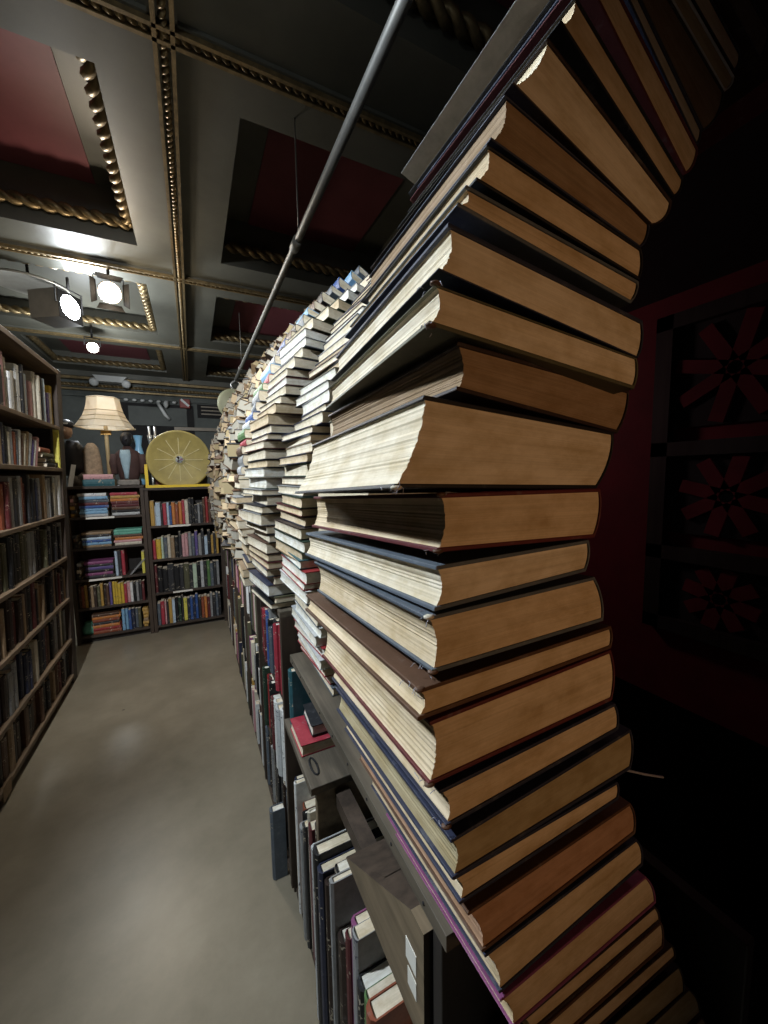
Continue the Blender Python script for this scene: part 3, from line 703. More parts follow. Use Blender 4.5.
# ------------------------------------------------------------------ left bookcase
LX = -.90; dep = .30
g = thing('tall_bookcase', (LX-dep/2, 2.8, 0), 'tall dark brown bookcase along the left side of the aisle', 'bookcase')
ys, ye = 2.30, 3.68
def post(name, y0, y1): bx(name, g, W_DARK, LX-dep, LX, y0, y1, 0, EYE+.80, bev=.003)
post('end_panel', 3.575, 3.68); post('end_panel', ys-.03, ys)
bx('top_board', g, W_SHELFY, LX-dep, LX+.012, ys, 3.575, EYE+.755, EYE+.785)
bx('back_panel', g, W_BLACK, LX-dep-.012, LX-dep, ys-.03, 3.68, 0, EYE+.80, bev=0)
tops = [.385, .088, -.25, -.565, -.88, -1.198, -1.475]
for z in tops: bx('shelf', g, W_SHELFY, LX-dep, LX+.005, ys, 3.575, EYE+z-.025, EYE+z, bev=.003)
bx('toe_board', g, W_BLACK, LX-.06, LX-.045, ys, 3.575, 0, EYE-1.50, bev=0)
mb = MB(); mb.box(LX+.0055, LX+.0075, 2.33, 2.42, EYE-1.53, EYE-1.455, MATS['cover_tan']); mb.build('shelf_label', g)
rows = [
 (.385, (.20, .30), ('yellow', 'cream', 'purple', 'white', 'pale_blue', 'charcoal', 'cream', 'cream', 'pink', 'pale_blue', 'pale_grey', 'charcoal', 'white'), 'top'),
 (.088, (.16, .24), None, 'second'),
 (-.25, (.23, .29), ('white', 'pale_grey', 'cream', 'charcoal', 'grey', 'pale_grey', 'tan', 'dark_brown', 'grey', 'navy', 'black', 'charcoal', 'maroon', 'rust'), 'third'),
 (-.565, (.23, .28), ('grey', 'black', 'maroon', 'charcoal', 'grey', 'dark_brown', 'black', 'olive', 'black'), 'fourth'),
 (-.88, (.22, .28), ('tan', 'dark_brown', 'maroon', 'dark_brown', 'tan', 'charcoal', 'black', 'dark_brown'), 'fifth'),
 (-1.198, (.21, .28), ('grey', 'olive', 'cream', 'dark_brown', 'grey', 'brown', 'black', 'brown', 'maroon', 'navy', 'black'), 'sixth'),
 (-1.475, (.18, .25), ('black', 'charcoal', 'grey', 'dark_brown', 'maroon', 'brown', 'dark_brown', 'tan', 'black'), 'bottom')]
for z, hr, covers, nm in rows:
    y = 3.57; k = 0
    if nm == 'second':
        continue
    while y > ys+.05:
        t = rr.uniform(.036, .062)
        if nm == 'top' and k == 0: t = .06
        cn = covers[k % len(covers)] if k < len(covers) else rr.choice(covers); k += 1
        h = rr.uniform(*hr); dp = rr.uniform(.15, .21)
        M = Matrix.Translation((LX-.012+rr.uniform(-.02, .004), y, EYE+z)) @ Matrix.Rotation(PI/2, 4, 'Z') @ Matrix.Translation((-t, 0, 0))
        shelf_book(M, t, dp, h, PAL[cn], P_CREAM, '%s book, %s from the end panel on the %s shelf of left bookcase' % (words(cn), ordinal(k), nm), 'books on the left bookcase', rr.random() < .6)
        y -= t+rr.uniform(.0006, .005)
# second shelf: tumbled paperbacks, one lemon-yellow one upright by the panel
z = EYE+.088
M = Matrix.Translation((LX+.0, 3.565, z)) @ Matrix.Rotation(PI/2, 4, 'Z') @ Matrix.Translation((-.028, 0, 0))
shelf_book(M, .028, .19, .285, PAL['lemon'], P_CREAM, 'bright lemon yellow book beside the end panel on the second shelf', 'books on the left bookcase', True)
M = Matrix.Translation((LX-.03, 3.53, z)) @ Matrix.Rotation(PI/2, 4, 'Z') @ Matrix.Translation((-.03, 0, 0))
shelf_book(M, .03, .18, .275, PAL['black'], P_CREAM, 'tall black book beside the lemon yellow one on the second shelf', 'books on the left bookcase')
tl = [('dark_green', .03, .0, 3.40, .10), ('black', .03, .034, 3.36, .12), ('charcoal', .03, .068, 3.33, .10)]
lay = [('black', 3.295, .19, .003), ('charcoal', 3.28, .22, .034), ('olive', 3.22, .20, .066), ('rust', 3.18, .22, .098)]
for i, (cn, yy, L, dz) in enumerate(lay):
    q = [Vector((LX-.15, yy-.0, z+dz+.026)), Vector((LX-.012, yy, z+dz+.026)), Vector((LX-.012, yy, z+dz)), Vector((LX-.15, yy, z+dz))]
    lying_book(q, (rr.uniform(-.06, .06), 1, 0), L, P_CREAM, PAL[cn], '%s paperback lying flat %s from bottom of the second shelf pile' % (words(cn), ordinal(i+1)), 'books on the left bookcase')
y = 3.14; k = 0
for cn, ln in (('pink', -.35), ('white', -.35), ('purple', -.33), ('pale_grey', -.3), ('tan', -.25), ('cream', -.2), ('brown', -.15), ('white', -.1), ('slate', -.08), ('rust', -.05), ('grey', 0), ('cream', 0), ('black', 0), ('navy', 0), ('tan', 0), ('maroon', 0), ('white', 0), ('black', 0)):
    t = rr.uniform(.024, .04); k += 1; h = rr.uniform(.17, .22)
    if y-t < ys+.01: break
    M = Matrix.Translation((LX-.015, y-t-.075*abs(ln)*0, z+.001)) @ Matrix.Rotation(PI/2, 4, 'Z') @ Matrix.Rotation(-ln*0, 4, 'Y')
    if ln: M = Matrix.Translation((LX-.015, y-t/math.cos(ln), z+.001)) @ Matrix.Rotation(PI/2, 4, 'Z') @ Matrix.Rotation(-ln, 4, 'Y') @ Matrix.Translation((0, 0, 0))
    shelf_book(M, t, .15, h, PAL[cn], P_CREAM, '%s paperback leaning %s from the flat pile on the second shelf' % (words(cn), ordinal(k)) if ln else '%s paperback standing %s from the flat pile on the second shelf' % (words(cn), ordinal(k)), 'books on the left bookcase', True)
    y -= (t+.004)/math.cos(ln)

# the old bookcase leans a little into the aisle, its books with it
LEAN = Matrix.Translation((LX, 0, 0)) @ Matrix.Rotation(math.radians(1.8), 4, 'Y') @ Matrix.Translation((-LX, 0, 0))
for o in list(COL.objects):
    if o.parent is None and (o.name.startswith('tall_bookcase') or o.get('group') == 'books on the left bookcase'):
        o.matrix_basis = LEAN @ o.matrix_basis
# ------------------------------------------------------------------ back bookcases
BY = 4.38; bdep = .30
def case(label, x0, x1, top, shelves, zbot):
    g = thing('bookcase', ((x0+x1)/2, BY+bdep/2, 0), label, 'bookcase')
    bx('side_panel', g, W_DARK, x0, x0+.03, BY, BY+bdep, 0, EYE+top, bev=0); bx('side_panel', g, W_DARK, x1-.03, x1, BY, BY+bdep, 0, EYE+top, bev=0)
    bx('top_board', g, W_DARKX, x0-.005, x1+.005, BY-.008, BY+bdep, EYE+top, EYE+top+.025)
    bx('back_panel', g, W_BLACK, x0+.03, x1-.03, BY+bdep-.01, BY+bdep, .06, EYE+top, bev=0)
    for z in shelves: bx('shelf', g, W_DARKX, x0+.03, x1-.03, BY, BY+bdep-.01, EYE+z-.022, EYE+z)
    bx('toe_board', g, W_BLACK, x0+.03, x1-.03, BY+.05, BY+.065, 0, EYE+zbot-.022, bev=0)
    return g
gL = case('left dark wooden bookcase at the far end, lamp on top', -1.05, -.43, -.085, [-.345, -.635, -.93, -1.205, -1.475], -1.475)
gR = case('right dark wooden bookcase at the far end, yellow disc on top', -.425, .26, -.115, [-.467, -.805, -1.147, -1.482], -1.482)
mb = MB(); mb.box(-.90, -.68, BY-.0015, BY, EYE-.365, EYE-.347, M_PAPER); mb.build('shelf_label', gL)
mb = MB(); mb.box(-.92, -.66, BY-.0015, BY, EYE-.95, EYE-.932, M_PAPER); mb.build('shelf_label', gL)
mb = MB(); mb.box(-.24, -.04, BY-.0015, BY, EYE-.487, EYE-.469, M_PAPER); mb.build('shelf_label', gR)
mb = MB(); mb.box(-.24, -.06, BY-.0015, BY, EYE-1.167, EYE-1.149, M_PAPER); mb.build('shelf_label', gR)
GB = 'books on the back bookcases'
def back_row(x0, x1, z, covers, where, hr, tr_=None, dr=(.14, .2)):
    tr_ = tr_ or (x1-x0)/len(covers); x = x0
    for k, cn in enumerate(covers):
        t = tr_*rr.uniform(.82, 1.0) if not isinstance(cn, tuple) else tr_*cn[1]
        if isinstance(cn, tuple): cn = cn[0]
        if x+t > x1: break
        M = Matrix.Translation((x, BY+.02+rr.uniform(-.012, .02), EYE+z))
        shelf_book(M, t, rr.uniform(*dr), rr.uniform(*hr), PAL[cn], P_CREAM, '%s book, %s from left on %s' % (words(cn), ordinal(k+1), where), GB, rr.random() < .75)
        x += t+rr.uniform(.0005, .004)
def back_pile(x0, x1, z, covers, where, th=(.022, .032)):
    zz = z
    for k, cn in enumerate(covers):
        h = rr.uniform(*th); a = x0+rr.uniform(0, .012); b = x1-rr.uniform(0, .02)
        y = BY+.02+rr.uniform(-.008, .012)
        # spine to the front: quad in the yz plane, book running along x
        q = [Vector((a, y+.15, EYE+zz+h-.003)), Vector((a, y, EYE+zz+h-.003)), Vector((a, y, EYE+zz+.003)), Vector((a, y+.15, EYE+zz+.003))]
        lying_book(q, (1, 0, 0), b-a, P_CREAM, PAL[cn], '%s book lying %s from bottom of %s' % (words(cn), ordinal(k+1), where), GB, .0022, .0022, False, .001)
        zz += h+.0004
back_pile(-1.015, -.965, -.345, ['gold', 'charcoal', 'gold', 'brown', 'pink', 'brown'], 'narrow left pile, top shelf of left case', (.030, .036))
back_pile(-.95, -.715, -.345, ['pale_grey', 'sky_blue', 'sky_blue', 'blue', 'maroon', 'slate', 'sky_blue', 'white'], 'blue pile, top shelf of left case', (.024, .029))
back_pile(-.705, -.465, -.345, ['pale_grey', 'black', 'brown', 'maroon', 'maroon', 'orange', 'gold', 'crimson'], 'orange pile, top shelf of left case', (.024, .029))
back_pile(-1.015, -.965, -.635, ['charcoal', 'black', 'brown', 'charcoal'], 'narrow dark pile, second shelf of left case', (.03, .036))
back_pile(-.95, -.715, -.635, ['tan', 'sky_blue', 'blue', 'pale_blue', 'charcoal', 'tan'], 'blue pile, second shelf of left case', (.022, .027))
back_pile(-.705, -.465, -.635, ['cream', 'pink', 'orange', 'brown', 'sea_green', 'sea_green'], 'green topped pile, second shelf of left case', (.022, .027))
back_pile(-1.015, -.97, -.93, ['charcoal', 'black', 'cream', 'black', 'pale_grey'], 'narrow pile, third shelf of left case', (.028, .034))
back_pile(-.95, -.72, -.93, ['charcoal', 'plum', 'black', 'purple', 'charcoal', 'plum'], 'dark purple pile, third shelf of left case', (.024, .03))
back_row(-.712, -.615, -.93, [('pale_blue', .7), ('charcoal', .7), ('crimson', .8)], 'third shelf of left case', (.235, .25), .034)
shelf_book(place(-.60, BY+.02, EYE-.93, 0, .72), .016, .15, .20, PAL['grey'], P_CREAM, 'thin grey book tilted between red and yellow ones on back shelf', GB)
back_row(-.492, -.462, -.93, [('lemon', 1.0)], 'the right end of left case third shelf', (.215, .22), .024)
back_row(-1.015, -.465, -1.205, ['brown', 'rust', 'gold', 'dark_brown', 'tan', 'dark_brown', 'olive', 'gold', 'dark_brown', 'brown', 'purple', 'yellow', 'yellow', 'yellow', 'yellow', 'crimson', 'pink', 'white', 'black', 'grey', 'charcoal', 'maroon', 'white'], 'fourth shelf of left case', (.19, .225))
back_pile(-.93, -.70, -1.475, ['rust', 'red', 'orange', 'charcoal', 'rust', 'orange', 'brown'], 'rusty pile, bottom shelf of left case', (.024, .03))
back_row(-.692, -.53, -1.475, ['sky_blue', 'sky_blue', 'blue', 'navy', 'slate', 'olive'], 'bottom shelf of left case', (.19, .21))
back_pile(-.522, -.468, -1.475, ['gold', 'gold', 'tan', 'gold', 'gold', 'gold'], 'tan pile, bottom shelf of left case', (.028, .034))
mb = MB(); mb.lathe([(.0, 0), (.05, 0), (.062, .03), (.058, .07), (.035, .10), (.038, .115)], MATS['cover_sea_green'], (-.985+.02, BY+.09, EYE-1.474), 16)
tag(mb.build('jar'), 'small sea green jar at the left end of bottom back shelf', 'jar')
back_row(-.39, .225, -.467, [('gold', 1.1), ('pale_grey', .3), ('pale_blue', 1.3), ('charcoal', .6), ('crimson', 1.0), ('pale_blue', .7), ('blue', .6), ('orange', .9), ('rust', .9), ('orange', .9), ('crimson', .8), ('cream', 1.0), ('charcoal', .8), ('black', .8), ('charcoal', .9), ('grey', .7), ('charcoal', .8), ('brown', .7), ('red', .8), ('brown', .8), ('black', .6), ('pale_grey', 1.0)], 'top shelf of right case', (.19, .27), .031)
back_row(-.39, .225, -.805, [('crimson', .8), ('yellow', 1.3), ('pale_green', .6), ('slate', .9), ('cream', .8), ('tan', 1.0), ('black', 1.0), ('charcoal', .8), ('pink', .8), ('pink', .9), ('grey', .8), ('slate', .8), ('purple', .8), ('grey', .9), ('charcoal', .8), ('pale_blue', .9), ('black', .9), ('gold', .7), ('charcoal', .7), ('gold', .8), ('olive', .8)], 'second shelf of right case', (.19, .27), .033)
back_row(-.39, .225, -1.147, [('maroon', .6), ('black', 1.2), ('black', 1.2), ('charcoal', 1.4), ('black', 1.4), ('charcoal', 1.0), ('olive', 1.4), ('charcoal', .9), ('pale_green', 1.0), ('black', .9), ('pale_grey', .8), ('charcoal', .8), ('green', .8), ('slate', .8), ('charcoal', .8), ('grey', .7)], 'third shelf of right case', (.23, .28), .036)
back_row(-.39, .225, -1.482, [('slate', .9), ('crimson', 1.0), ('pink', .5), ('charcoal', .6), ('gold', .9), ('pale_blue', .8), ('black', .9), ('dark_green', .8), ('charcoal', .6), ('lemon', 1.0), ('navy', .8), ('blue', .8), ('navy', .7), ('blue', .8), ('charcoal', .8), ('rust', .9), ('orange', .8), ('maroon', .9), ('grey', .7), ('charcoal', .8), ('slate', .8), ('charcoal', .7)], 'bottom shelf of right case', (.22, .28), .031)

# things on top of the back cases
ZT = EYE-.06
for i, (cn, z0, h, a, b) in enumerate((('teal', 0, .062, -.90, -.655), ('pink', .064, .045, -.89, -.665))):
    q = [Vector((a, BY+.135, ZT+z0+h-.003)), Vector((a, BY+.005, ZT+z0+h-.003)), Vector((a, BY+.005, ZT+z0+.003)), Vector((a, BY+.135, ZT+z0+.003))]
    lying_book(q, (1, 0, 0), b-a, P_CREAM, PAL[cn], ('dark teal book lying on the back case under the lamp', 'dull pink book lying on the teal one under the lamp')[i], 'books under the table lamp', .003, .003)
# lamp with pleated bell shade
lx, ly = -.722, BY+.11; lz = ZT
g = thing('table_lamp', (lx, ly+.10, lz), 'table lamp with cream pleated bell shade on the back bookcase', 'lamp')
mb = MB(); mb.lathe([(0, 0), (.058, 0), (.058, .015), (.034, .03), (.018, .05), (.018, .06)], M_BRASS, (lx, ly+.10, lz), 20); mb.build('base', g)
mb = MB(); mb.tube([(lx, ly+.10, lz+.05), (lx, ly+.10, lz+.66)], .017, M_STEM, 12); mb.build('stem', g)
mb = MB(); nseg = 6; rows = []
prof = [(r*.86, .56+(z-.5)*.86) for r, z in ((.285, .50), (.268, .525), (.236, .57), (.205, .62), (.182, .68), (.166, .74), (.156, .80), (.153, .825))]
for r, z in prof:
    row = []
    for k in range(nseg*6):
        a = 2*PI*k/(nseg*6)+.3; ph = (k % 6)/6*2*PI/nseg-PI/nseg
        rr_ = r*math.cos(PI/nseg)/math.cos(ph)
        row.append((lx+rr_*math.cos(a)*1.0, ly+.10+rr_*math.sin(a)*.95, lz+z))
    rows.append(row)
mb.grid(rows, M_SHADE, True, False)
sh = mb.build('shade', g, fix=False)
mb = MB()
for ri in (0, 2, 3, 4, 7):
    rw = [Vector(p) for p in rows[ri]]
    mb.tube(rw+[rw[0]], .005 if ri in (0, 7) else .0035, M_SHADE if ri in (0, 7) else M_STEM, 5)
mb.build('trim_band', sh)
mb = MB(); mb.blob((lx, ly+.10, lz+.71), (.03, .03, .045), emit_mat('bulb_glow', (1, .76, .5), 4)); mb.build('bulb', g)
mb = MB(); mb.box(lx-.04, lx+.04, ly+.075, ly+.125, lz+.49, lz+.53, M_BRASS); mb.build('socket', g)
# busts: one in a brown jacket over a pale blue shirt, one dark with a tan drape
def bust(x, y, z, s, label, jacket, shirt, hair, head):
    g = thing('bust_figure', (x, y, z), label, 'figure')
    rows = []
    for (zz, rx, ry) in ((0, .10, .08), (.05, .115, .085), (.16, .135, .09), (.26, .15, .095), (.33, .15, .09), (.38, .11, .075), (.41, .055, .05), (.44, .045, .045)):
        rows.append([(x+s*rx*math.cos(2*PI*k/20), y+s*ry*math.sin(2*PI*k/20), z+.07+s*zz) for k in range(20)])
    mb = MB(); mb.grid(rows, jacket, True, True, True); mb.build('jacket', g)
    rows = []
    for (zz, wd) in ((.02, .018), (.12, .03), (.22, .048), (.32, .06), (.39, .05)):
        yy = {.02: .092, .12: .093, .22: .098, .32: .097, .39: .074}[zz]
        rows.append([(x-.02*s+s*wd*u, y-s*(yy-.012*abs(u)), z+.07+s*zz) for u in (-1, -.5, 0, .5, 1)])
    mb = MB(); mb.grid(rows, shirt, False, True); o = mb.build('shirt_front', g); m = o.modifiers.new('t', 'SOLIDIFY'); m.thickness = .006
    for sgn in (-1, 1):
        mb = MB(); mb.tube([(x+s*sgn*.14, y, z+.07+s*.33), (x+s*sgn*.165, y-.01, z+.07+s*.22), (x+s*sgn*.15, y-.03, z+.07+s*.08)], [s*.05, s*.045, s*.035], jacket, 12); mb.build('arm', g)
    mb = MB(); mb.blob((x, y-.01, z+.07+s*.52), (s*.065, s*.075, s*.09), head, None, 14, 10)
    mb.blob((x, y-.082*s-.008, z+.07+s*.515), (s*.012, s*.016, s*.02), head, None, 8, 6); mb.build('head', g)
    mb = MB(); mb.blob((x, y+.015, z+.07+s*.545), (s*.078, s*.08, s*.085), hair, None, 14, 10); mb.build('hair', g)
    mb = MB(); mb.box(x-.12*s, x+.12*s, y-.10*s, y+.10*s, z+.021, z+.075, M_STONE); o = mb.build('base', g); bevel(o, .012, 3)
bust(-.545, BY+.10, ZT-.02, .74, 'dark headed bust in brown jacket and pale blue shirt beside the lamp', M_JACKET, M_SHIRT, M_HAIR, M_HAIR)
g = thing('draped_figure', (-.9, BY+.19, ZT), 'dark draped figure with tan cloth left of the lamp stem', 'figure')
mb = MB(); rows = []
for (zz, rx) in ((.0, .10), (.10, .095), (.24, .088), (.36, .068), (.41, .03)):
    rows.append([(-.85+rx*.85*math.cos(2*PI*k/18)*(1+.05*math.sin(5*k)), BY+.205+rx*.5*math.sin(2*PI*k/18), ZT+zz) for k in range(18)])
mb.grid(rows, M_FUR, True, True, True); mb.build('tan_drape', g)
mb = MB(); rows = []
for (zz, rx) in ((.10, .11), (.2, .13), (.34, .12), (.43, .06)):
    rows.append([(-.995+rx*.8*math.cos(2*PI*k/18), BY+.225+rx*.55*math.sin(2*PI*k/18), ZT+zz) for k in range(18)])
mb.grid(rows, M_HAIR, True, True, True); mb.build('dark_coat', g)
mb = MB(); mb.blob((-1.035, BY+.2, ZT+.515), (.055, .06, .075), M_SKIN, None, 14, 10); mb.blob((-1.03, BY+.14, ZT+.51), (.012, .014, .02), M_SKIN); mb.build('head', g)
mb = MB(); mb.blob((-1.03, BY+.21, ZT+.575), (.068, .068, .05), M_HAIR, None, 14, 8); mb.box(-1.05, -1.0, BY+.139, BY+.145, ZT+.575, ZT+.588, M_WHITE); mb.build('cap', g)
mb = MB(); rb = random.Random(3)
for k in range(7): mb.blob((-.965+rb.uniform(-.04, .04), BY+.21+rb.uniform(-.02, .02), ZT+.06+rb.uniform(-.02, .05)), (.06, .05, .06), M_STONE)
mb.build('rocky_base', g)
mb = MB(); M = Matrix.Translation((-1.02, BY+.05, ZT)) @ Matrix.Rotation(.15, 4, 'Y') @ Matrix.Rotation(-.2, 4, 'X')
mb.box(0, .035, 0, .003, 0, .21, M_WHITE, M); tag(mb.build('paper_slip'), 'white paper slip leaning at the left end of the back case', 'paper')
# yellow spoked disc on a yellow tray
dx_, dz_ = -.105, EYE+.19; dyy = BY+.12; DR = .295
g = thing('spoked_disc', (dx_, dyy, EYE-.09), 'big dull yellow spoked disc standing on the right back case', 'disc')
Mx = Matrix.Translation((dx_, dyy, dz_)) @ Matrix.Rotation(PI/2, 4, 'X')
mb = MB(); mb.lathe([(0, .03), (.26, .03), (.275, .042), (.29, .042), (DR, .03), (DR, -.03), (.0, -.03)], M_DISC, seg=56, M=Mx); body = mb.build('face', g)
for k in range(12):
    a = k*PI/6; mb = MB(); M = Mx @ Matrix.Rotation(a, 4, 'Z'); mb.box(.055, .22, -.003, .003, .030, .034, M_DISCLINE, M); mb.build('spoke', g)
mb = MB(); mb.lathe([(0, .05), (.026, .05), (.03, .045), (.05, .045), (.055, .03)], M_DISCLINE, seg=24, M=Mx)
mb.build('hub', g)
mb = MB(); mb.lathe([(0, .057), (.034, .056), (.036, .048)], M_WHITE, seg=24, M=Mx)
for k in range(3):
    M = Mx @ Matrix.Rotation(k*2*PI/3+.5, 4, 'Z'); mb.box(-.007, .007, .008, .03, .056, .059, MATS['cover_plum'], M); mb.build('hub_badge', g)
g = thing('yellow_stand', (dx_, dyy, EYE-.09), 'bright yellow low stand with uprights holding the spoked disc', 'stand')
zb = EYE-.09
for (a, b) in ((-.412, -.385), (.175, .198)):
    mb = MB(); mb.box(a, b, BY+.04, BY+.065, zb+.025, zb+(.23 if a < 0 else .13), M_YELLOW); mb.build('upright', g)
mb = MB(); mb.box(-.412, .198, BY+.035, BY+.07, zb, zb+.025, M_YELLOW); mb.build('front_rail', g)
mb = MB(); mb.box(-.412, .198, BY+.18, BY+.21, zb, zb+.025, M_YELLOW); mb.box(-.412, -.385, BY+.07, BY+.18, zb, zb+.02, M_YELLOW); mb.box(.175, .198, BY+.07, BY+.18, zb, zb+.02, M_YELLOW); mb.build('rear_rail', g)
for i, (x, cn) in enumerate(((-.30, 'maroon'), (.10, 'charcoal'))):
    mb = MB(); mb.box(x-.04, x+.05, BY+.22, BY+.28, zb, zb+.11, PAL[cn]); o = mb.build('small_box'); bevel(o, .004)
    tag(o, ('small maroon box behind the disc on the left', 'small charcoal box behind the disc on the right')[i], 'box')
# blue vase and candlesticks between lamp and disc
mb = MB(); mb.lathe([(0, 0), (.036, 0), (.046, .08), (.052, .2), (.040, .34), (.026, .42), (.036, .50), (.04, .52)], M_VASE, (-.465, BY+.235, ZT-.03+.005), 24); tag(mb.build('vase'), 'light blue vase behind the yellow disc and the bust', 'vase')
for i, x in enumerate((-.365, -.315)):
    mb = MB(); mb.lathe([(0, 0), (.03, 0), (.03, .01), (.008, .03), (.012, .12), (.006, .2), (.014, .3), (.007, .42), (.02, .50), (.022, .53), (.012, .54), (.012, .62), (0, .62)], M_SILVER, (x, BY+.265, EYE-.0895), 14)
    tag(mb.build('candlestick'), ('left one of two slim silver candlesticks behind the disc', 'right one of two slim silver candlesticks behind the disc')[i], 'candlestick', 'silver candlesticks')

# things on the back wall
g = thing('emergency_light', (-1.18, Y1-.14, 3.22), 'white twin-head emergency light high on the back wall', 'light fitting')
mb = MB(); rows = []
for z, w, y in ((3.25, .17, .18), (3.36, .25, .14)): rows.append([(-1.19+sx*w, Y1-.129-yy, z) for sx, yy in ((-1, 0), (1, 0), (1, y), (-1, y))])
mb.grid(rows, M_WHITE, True, False, True); mb.build('body', g)
for sx in (-.235, .235):
    mb = MB(); mb.lathe([(0, .05), (.05, .045), (.075, 0), (.055, -.035), (0, -.04)], M_WHITE, seg=18, M=Matrix.Translation((-1.19+sx, Y1-.27, 3.235)) @ Matrix.Rotation(1.9, 4, 'X')); mb.build('lamp_head', g)
g = thing('fire_alarm', (-.05, Y1-.05, 2.93), 'small square red alarm box with pale slash on the back wall', 'alarm')
mb = MB(); mb.box(-.13, .05, Y1-.12, Y1+.002, 2.90, 3.07, M_SIGNRED); o = mb.build('body', g); bevel(o, .015)
mb = MB(); M = Matrix.Translation((-.04, Y1-.122, 3.0)) @ Matrix.Rotation(.75, 4, 'Y'); mb.box(-.09, .09, 0, .004, -.02, .02, M_WHITE, M); mb.build('slash', g)
g = thing('wall_vent', (.45, Y1-.02, 2.75), 'dark louvred vent in the back wall right of the alarm', 'vent')
mb = MB(); mb.box(.17, .98, Y1-.02, Y1, 2.74, 3.0, M_BLACK); mb.build('frame', g)
for k in range(3): mb = MB(); mb.box(.24, .95, Y1-.05, Y1-.02, 2.80+k*.07, 2.825+k*.07, M_LAMPGREY); mb.build('louvre', g)
g = thing('wall_sconce', (-.36, Y1-.1, 2.75), 'pale twisted sconce on the back wall below the frieze', 'sconce')
mb = MB(); mb.tube([(-.50, Y1-.06, 2.98), (-.44, Y1-.14, 2.86), (-.38, Y1-.12, 2.74), (-.32, Y1-.08, 2.68)], .03, M_WHITE, 8); mb.build('arm', g)
mb = MB(); mb.blob((-.36, Y1-.12, 2.95), (.045, .045, .07), M_WHITE); mb.build('glass', g)
# metal conduit and hanging medallion
pz = EYE+1.30
g = thing('ceiling_pipe', (.60, 3, pz), 'long grey metal conduit running below the ceiling', 'pipe')
mb = MB(); mb.tube([(.60, -1.55, pz), (.60, 5.7, pz)], .020, M_STEEL, 16); mb.build('tube', g)
for y in (2.26, 5.0): mb = MB(); mb.tube([(.60, y-.05, pz), (.60, y+.05, pz)], .027, M_STEEL, 16); mb.build('coupling', g)
for y in (.2, 2.2, 4.9): mb = MB(); mb.tube([(.60, y, pz), (.60, y, CH+.35 if 2.3 < y < 3.9 else CH)], .004, M_STEEL, 6); mb.build('hanger', g)
g = thing('hanging_medallion', (.57, 5.62, EYE+.86), 'pale olive round medallion hung by a ring from the conduit end', 'medallion')
Mx = Matrix.Translation((.56, 5.62, EYE+.98)) @ Matrix.Rotation(PI/2, 4, 'X')
mb = MB(); mb.lathe([(0, .035), (.17, .03), (.20, .015), (.205, 0), (.20, -.015), (.17, -.03), (0, -.035)], M_OLIVE, seg=40, M=Mx); mb.build('disc', g)
mb = MB(); ring = [(.60+.06*math.cos(a), 5.62, EYE+1.225+.06*math.sin(a)) for a in [2*PI*k/24 for k in range(25)]]; mb.tube(ring, .014, M_SILVER, 8); mb.build('ring', g)

# ------------------------------------------------------------------ spotlights
E_WARM = emit_mat('lens_warm', (1, .86, .68), 60); E_COOL = emit_mat('lens_cool', (.86, .94, 1), 60)
def aim(p, q): return Matrix.Translation(p) @ (Vector(q)-Vector(p)).to_track_quat('-Z', 'Y').to_matrix().to_4x4()
def spot(name, p, q, r, L, label, lens, boxy=False, doors=True, mat=None):
    mat = mat or M_LAMPGREY; g = thing(name, p, label, 'spotlight'); M = aim(p, q)
    mb = MB()
    if boxy:
        mb.box(-r*1.15, r*1.15, -r*1.15, r*1.15, .012, L, mat, M); mb.box(-r*.7, r*.7, r*1.15, r*1.4, L*.3, L*.9, mat, M)
        mb.box(-r*1.15, r*1.15, -r*1.15, r*1.15, .009, .0118, M_MATTBLACK, M)
    else: mb.lathe([(r*1.02, -.01), (r*1.06, .02), (r, L*.5), (r*.7, L), (0, L*1.05)], mat, seg=24, M=M)
    mb.build('housing', g)
    mb = MB(); mb.lathe([(0, .001), (r*.6, .002), (r*.95, .008)], lens, seg=24, M=M); mb.build('lens', g)
    if doors:
        for k in range(4):
            Mk = M @ Matrix.Rotation(k*PI/2, 4, 'Z') @ Matrix.Translation((0, r*1.12, -.005)) @ Matrix.Rotation(.45, 4, 'X')
            mb = MB(); w = r*.95
            pts = [(-w, 0, 0), (w, 0, 0), (w*1.25, 0, -r*1.1), (-w*1.25, 0, -r*1.1)]
            mb.face([Mk @ Vector(v) for v in pts], M_MATTBLACK); o = mb.build('barn_door', g); m = o.modifiers.new('t', 'SOLIDIFY'); m.thickness = .003
    c = M @ Vector((0, 0, L*(.06 if boxy else .5))); mb = MB(); sx = M.to_3x3() @ Vector((1, 0, 0)); rr_ = r*1.3
    path = [c+sx*rr_, c+sx*rr_+Vector((0, 0, r*1.5)), c-sx*rr_+Vector((0, 0, r*1.5)), c-sx*rr_]
    mb.tube(path, .008, M_BLACK, 6); mb.tube([c+Vector((0, 0, r*1.5)), (c.x, c.y, CH+(REC if False else .0))], .012, M_BLACK, 8); mb.build('yoke', g)
    return g
zl = EYE+1.63
def light(name, kind, loc, energy, color, **kw):
    L = bpy.data.lights.new(name, kind); L.energy = energy; L.color = color
    for k, v in kw.items(): setattr(L, k, v)
    o = bpy.data.objects.new(name, L); COL.objects.link(o); o.location = loc; return o
p1, q1 = Vector((-.55, 4.22, zl)), Vector((.12, .0, 1.45))
p2, q2 = Vector((-.93, 4.72, zl)), Vector((.07, 4.12, zl+.02))
p3, q3 = Vector((-1.0, 5.97, zl-.01)), Vector((-.3, 2.0, .3))
spot('stage_spotlight', p1, q1, .085, .22, 'warm glowing round spotlight with barn doors facing the camera', E_WARM)
spot('box_spotlight', p2, q2, .11, .30, 'grey box spotlight with cool white lens left of the warm one', E_COOL, True, False)
